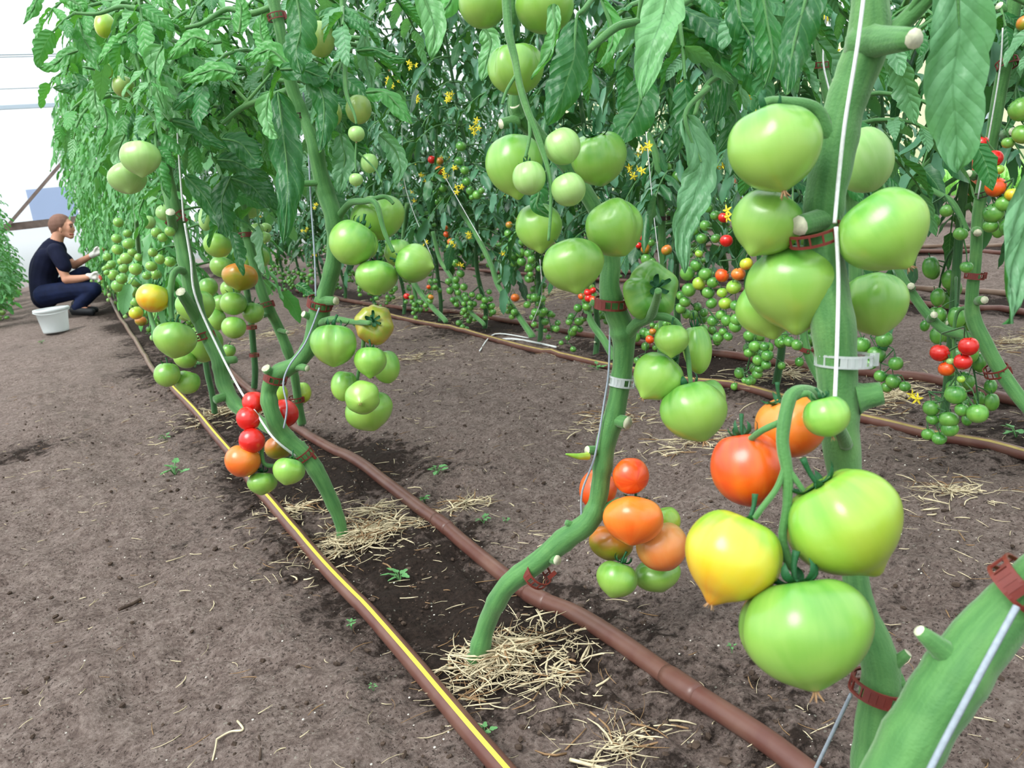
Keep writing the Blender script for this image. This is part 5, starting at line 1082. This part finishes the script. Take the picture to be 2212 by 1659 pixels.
def glove(wx, wy, o, ux, uy, curl, label):
    """palm and five fingers starting at the wrist (wx, wy), pointing along (ux, uy)"""
    b = MB(); m = 'glove_white'; vx, vy = -uy, ux
    def q(a, c, dz=0): return (wx+ux*a+vx*c, wy+uy*a+vy*c, o+dz)
    limb(b, [q(-5, 0), q(2, 0)], [6.6, 6.2], m)
    for k in (-1, -.35, .35, 1): limb(b, [q(1, k*2), q(12, k*3.4)], [5, 4], m)
    for k, ln in ((-1.2, 11), (-.4, 13.5), (.4, 12.5), (1.2, 9.5)):
        limb(b, [q(12, k*3.6), q(12+ln*.45, k*3.9, .006), q(12+ln*(.9-.2*curl), k*3.7+ln*curl*.45, .01), q(12+ln*(1.05-.5*curl), k*3.5+ln*curl*.75, .01)], [2.5, 2.4, 2.2, 1.9], m, 8)
    limb(b, [q(3, -4, -.012), q(8, -8.5, -.02), q(14, -9.5, -.022)], [3.4, 2.8, 2.2], m, 8)
    g = cloth('glove', b, .0042, label, 1)
    p = MB()
    for k in (-.4, .4):
        limb(p, [q(12+8, k*3.9, -.004), q(12+11.5, k*3.8+curl*4, -.002)], [2.7, 2.4], 'glove_red', 8)
    cloth('glove_fingertip', p, .005, 'soiled reddish fingertips', 1)
glove(203, 549, .07, .86, -.5, .35, 'white work glove on the raised hand'); glove(196, 597, -.12, .98, .05, .9, 'white work glove resting over the knee')
hb = MB(); limb(hb, [(129, 484, 0), (131, 484, 0)], [22.2, 22.2], 'shaved_hair'); ball(hb, 126, 487, 0, (20, 20, 21.5), 'shaved_hair'); ball(hb, 122, 499, 0, (12, 13, 12), 'shaved_hair')
me = blob(hb, .006, 1)
import bmesh
bm = bmesh.new(); bm.from_mesh(me); n_ = (H(150, 474)-H(139, 500)).normalized(); sidev = (H(160, 474+11)-H(140, 474)).normalized()
inv = RM.transposed()
dele = []
for v in bm.verts:
    c = inv @ (v.co-C0); X_ = PW/2+c.x/-c.z*F; Y_ = PH/2-c.y/-c.z*F
    if X_ > 148-(Y_-466)*.55+ (0 if Y_ < 492 else -8) or Y_ > 508: dele.append(v)
bmesh.ops.delete(bm, geom=dele, context='VERTS'); bm.to_mesh(me); bm.free()
me.transform(Matrix.Translation(-base)); o = bpy.data.objects.new('hair', me); linko(o, PB); o['label'] = 'very short shaved brown hair'
b = MB(); ball(b, 153.5, 489.5, -.035, (2.2, 2, 1.6), 'eye_dark'); ball(b, 153.5, 489.5, .035, (2.2, 2, 1.6), 'eye_dark'); part('eyes', b, PB)
b = MB(); limb(b, [(150, 485.5, -.04), (156, 484.5, -.02)], [1.2, 1.2], 'shaved_hair', 6); part('eyebrow', b, PB)
b = MB(); limb(b, [(150.5, 506, -.028), (155, 507, -.012), (159, 506.3, 0)], [1.1, 1.6, 1.3], 'lip', 6); part('mouth', b, PB)
# bucket
bc = GX(122, 716); s_ = dep(bc)/F; root = empty('bucket', bc, 'white plastic bucket on the soil behind the squatting person', 'bucket')
b = MB(); m = b.mi('bucket_white'); prof = [(0, .0), (24.5*s_, 0), (25.5*s_, 3*s_), (31.5*s_, 46*s_), (32.5*s_, 46*s_), (32.5*s_, 50*s_), (31*s_, 50*s_), (24*s_, 3*s_), (0, 2.5*s_)]
def lathe(b, c, prof, m, n=40):
    rows = [[b.add((c.x+r*math.cos(6.2832*j/n), c.y+r*math.sin(6.2832*j/n), c.z+z)) for j in range(n)] for r, z in prof]
    for A, B_ in zip(rows, rows[1:]):
        for j in range(n): b.face((A[j], A[(j+1) % n], B_[(j+1) % n], B_[j]), m)
lathe(b, bc, prof, m); part('body', b, root)
b = MB(); lathe(b, bc, [(31*s_, 51*s_), (35.5*s_, 51*s_), (36*s_, 45*s_), (34*s_, 45*s_), (34*s_, 49*s_), (31*s_, 49*s_)], b.mi('bucket_white')); part('rim', b, root)
b = MB(); b.tube([bc+V((36*s_*math.cos(a), 36*s_*math.sin(a)*1.02-.0, 47*s_-abs(math.sin(a))*6*s_)) for a in [3.3+i*.16 for i in range(18)]], .0025, 6, 'bucket_white'); part('handle', b, root)

# ------------------------------------------------------------------ straw, litter, clods, seedlings
def straw(b, x, y, z, L, r, rng, mat='straw', flat=.25):
    a = rng.random()*6.28; bend = rng.uniform(-1.2, 1.2); pts = []; p = V((x, y, z)); up_ = rng.uniform(-.05, flat)
    for i in range(4):
        pts.append(p.copy()); p = p+V((math.cos(a), math.sin(a), up_-.2*flat*i))*L/3; a += bend*.4
        p.z = max(p.z, gz(p.x, p.y)+r)
    b.tube(pts, [r, r, r*.9, r*.5], 4, mat, True, None, 0, rng.choice((.35, 1)))
def heap(x, y, R_, n, label, rng, h=.02, off=(0, 0)):
    g = GX(x, y); b = MB()
    for i in range(int(n*1.7)):
        rr_ = R_*abs(rng.gauss(0, .55)); a = rng.random()*6.28; px_, py_ = g.x+off[0]+rr_*math.cos(a)*1.25, g.y+off[1]+rr_*math.sin(a)*.8
        z = gz(px_, py_)+.003+h*max(0, 1-rr_/R_)*rng.random(); straw(b, px_, py_, z, rng.uniform(.018, .07)*(1 if R_ > .2 else .85), .0004+.0016*rng.random()**2, rng, 'straw' if rng.random() < .8 else 'straw_brown')
    solo('straw_mulch', b, g, label, 'straw', kind='stuff')
r5 = random.Random(31)
heap(1050, 1420, .10, 330, 'dry straw heaped round the foot of the middle plant', r5, .028, (.02, 0)); heap(1190, 1455, .08, 70, 'scattered brown straw right of the middle plant foot', r5, .004)
heap(760, 1170, .12, 360, 'dry straw heaped round the foot of the zigzag stem', r5, .024, (.02, 0)); heap(800, 1100, .08, 90, 'small straw patch above the zigzag stem foot', r5, .006)
heap(640, 1100, .09, 60, 'thin straw scatter beside the striped pipe', r5, .005); heap(1005, 1085, .06, 60, 'small tuft of straw between the front pipes and the ridge', r5, .012)
heap(490, 885, .16, 200, 'dry straw under the thin dark stems', r5, .02); heap(600, 720, .25, 130, 'pale straw patch behind the third stem', r5, .01)
heap(1070, 665, .35, 320, 'pale dry straw between the pipes of the middle row', r5, .012); heap(1190, 640, .3, 200, 'pale straw beyond the farther pipe', r5, .012); heap(1320, 905, .13, 110, 'straw litter left of the big green tomatoes', r5, .008)
heap(1500, 960, .12, 110, 'straw litter below the big green tomatoes', r5, .01); heap(1930, 850, .14, 150, 'straw under the small green cluster on the right', r5, .014); heap(2180, 740, .2, 120, 'straw litter near the right edge', r5, .012)
heap(1600, 690, .3, 200, 'straw litter under the green cherry clusters', r5, .012); heap(1340, 1585, .07, 60, 'thin straw scatter at the bottom beside the plain pipe', r5, .005); heap(1700, 800, .22, 110, 'pale straw between second pair of pipes', r5, .01)
heap(2050, 1070, .1, 60, 'small tuft of straw on the right soil', r5, .01); heap(860, 640, .35, 160, 'straw by the far pipes', r5, .01); heap(900, 770, .16, 70, 'thin straw on the ridge', r5, .006)
b = MB()
for i in range(2100):
    y = .35+3.6*r5.random()**1.6; x = r5.uniform(-.25+0*y, 1.6+.35*y); 
    if x < .1 and r5.random() < .35: continue
    straw(b, x, y, gz(x, y)+.003, r5.uniform(.008, .04), r5.uniform(.0004, .0011), r5, 'straw' if r5.random() < .6 else 'straw_brown', .1)
solo('straw_litter', b, (1, 1, 0), 'loose bits of straw scattered over the soil', 'straw', kind='stuff')
b = MB()
for i in range(2200):
    y = .4+2.6*r5.random()**1.5; x = r5.uniform(-.2, 1.6+.3*y); s = .0006+.0018*r5.random()**4; b.sphere((x, y, gz(x, y)+s*.5+.003), (s, s*.8, s*.7), 'white_fleck', 5, 3)
solo('perlite_flecks', b, (1, 1, 0), 'tiny white flecks in the soil', 'perlite', kind='stuff')
b = MB()
for i in range(5200):
    y = .35+3.2*r5.random()**1.5
    if r5.random() < .35: x = r5.gauss(.44, .12)
    else: x = r5.uniform(-.3, 1.6+.2*y)
    s = .0014+.0048*r5.random()**4; b.sphere((x, y, gz(x, y)+s*.2+.002), (s*r5.uniform(.6, 1.5), s*r5.uniform(.7, 1.2), s*.6), 'soil_clod', 5, 3, Matrix.Rotation(r5.random()*6, 3, V((r5.uniform(-.4, .4), r5.uniform(-.4, .4), 1))))
solo('soil_clods', b, (1, 1, 0), 'small dark crumbs of soil', 'soil', kind='stuff', smooth=False)
# single pieces lying about
def twig(pts, w_, label, mat='straw', name='dry_stem'):
    q = [GX(x, y) for x, y in pts]; q = [V((p.x, p.y, gz(p.x, p.y)+w_*dep(p)/F*.4+.003)) for p in q]; b = MB(); N_ = len(q)*4
    b.tube(cat(q, N_), catr([w_/2*dep(p)/F for p in q], N_), 6, mat); solo(name, b, q[0], label, 'straw')
twig([(1228, 1610), (1290, 1628), (1345, 1645)], 9, 'pale flat straw piece lying at the bottom centre'); twig([(1272, 1512), (1310, 1545), (1325, 1580), (1380, 1582), (1430, 1570)], 5, 'curved dry stem lying beside the plain pipe near the bottom', 'straw_brown')
twig([(470, 1605), (500, 1592), (528, 1590), (515, 1568)], 5, 'bent pale stem piece on the soil at bottom left'); twig([(462, 1655), (468, 1625), (470, 1605)], 4, 'short pale stem piece at the bottom left edge')
twig([(565, 1657), (566, 1630), (562, 1605)], 6, 'dark stick piece at the bottom left', 'soil_clod'); twig([(255, 1312), (285, 1298), (302, 1288)], 8, 'dark chip of wood on the soil at left', 'soil_clod'); twig([(1065, 725), (1105, 722), (1150, 728), (1200, 735)], 5, 'white loose string end lying on the soil', 'string_white', 'loose_string'); twig([(1035, 750), (1068, 716), (1140, 721)], 3, 'thin white string end by the leaning cherry stem foot', 'string_white', 'loose_string')
twig([(960, 1410), (1000, 1425), (1025, 1430)], 4, 'orange-brown straw left of the middle foot', 'straw_brown')
def seedling(x, y, size, label, n=7, h=.01):
    g = GX(x, y); g.z = gz(g.x, g.y); rt = empty('weed_seedling', g, label, 'seedling', 'green weed seedlings on the soil'); k = size/2*dep(g)/F; b = MB(); s = MB()
    for i in range(n):
        a = r5.random()*6.28; r_ = k*r5.uniform(.3, 1); e = g+V((math.cos(a)*r_, math.sin(a)*r_, h+k*.5*r5.random())); s.tube([g, g.lerp(e, .5)+V((0, 0, k*.3)), e], k*.04, 4, 'stem_green', False)
        d = V((math.cos(a), math.sin(a), r5.uniform(-.2, .3))); b.blade([e-d*k*.2, e+d*k*.2, e+d*k*.65], k*.7, V((-d.y, d.x, .2)), .3, 5, 4, .9, 3, .3, .02, 'leaf_light')
    part('leaf', b, rt); part('stem', s, rt)
for x, y, s, l in ((1042, 1560, 44, 'bright green seedling leaning over the yellow-striped pipe'), (862, 1240, 50, 'green seedling with several leaves between the front pipes'), (757, 1345, 24, 'tiny seedling just right of the striped pipe'), (916, 1075, 26, 'small seedling pair above the plain pipe'), (1044, 1120, 26, 'small seedling right of the plain pipe, midway'), (1092, 1112, 16, 'tiny pale seedling beside another small one'),
        (375, 1010, 60, 'loose tuft of green weed on the left soil'), (945, 1030, 40, 'flat sprawling seedling on the ridge'), (805, 1482, 16, 'tiny seedling near the bottom centre-left'), (1580, 1390, 18, 'tiny seedling below the yellow tomato'), (2195, 930, 56, 'green weed clump at the right edge'), (420, 790, 40, 'weed under the left leaning stem'), (1290, 790, 34, 'weed by the striped pipe behind the curved stem'), (1235, 690, 24, 'small weed beyond the far pipe'), (90, 738, 12, 'green leaf scrap in front of the bucket'), (2040, 640, 30, 'green weed near the far pipes at right'), (355, 930, 22, 'tiny weed left of the striped pipe'), (510, 820, 26, 'small weed between the stems'), (320, 720, 16, 'tiny weed beside the dusty pipe')):
    seedling(x, y, s, l)
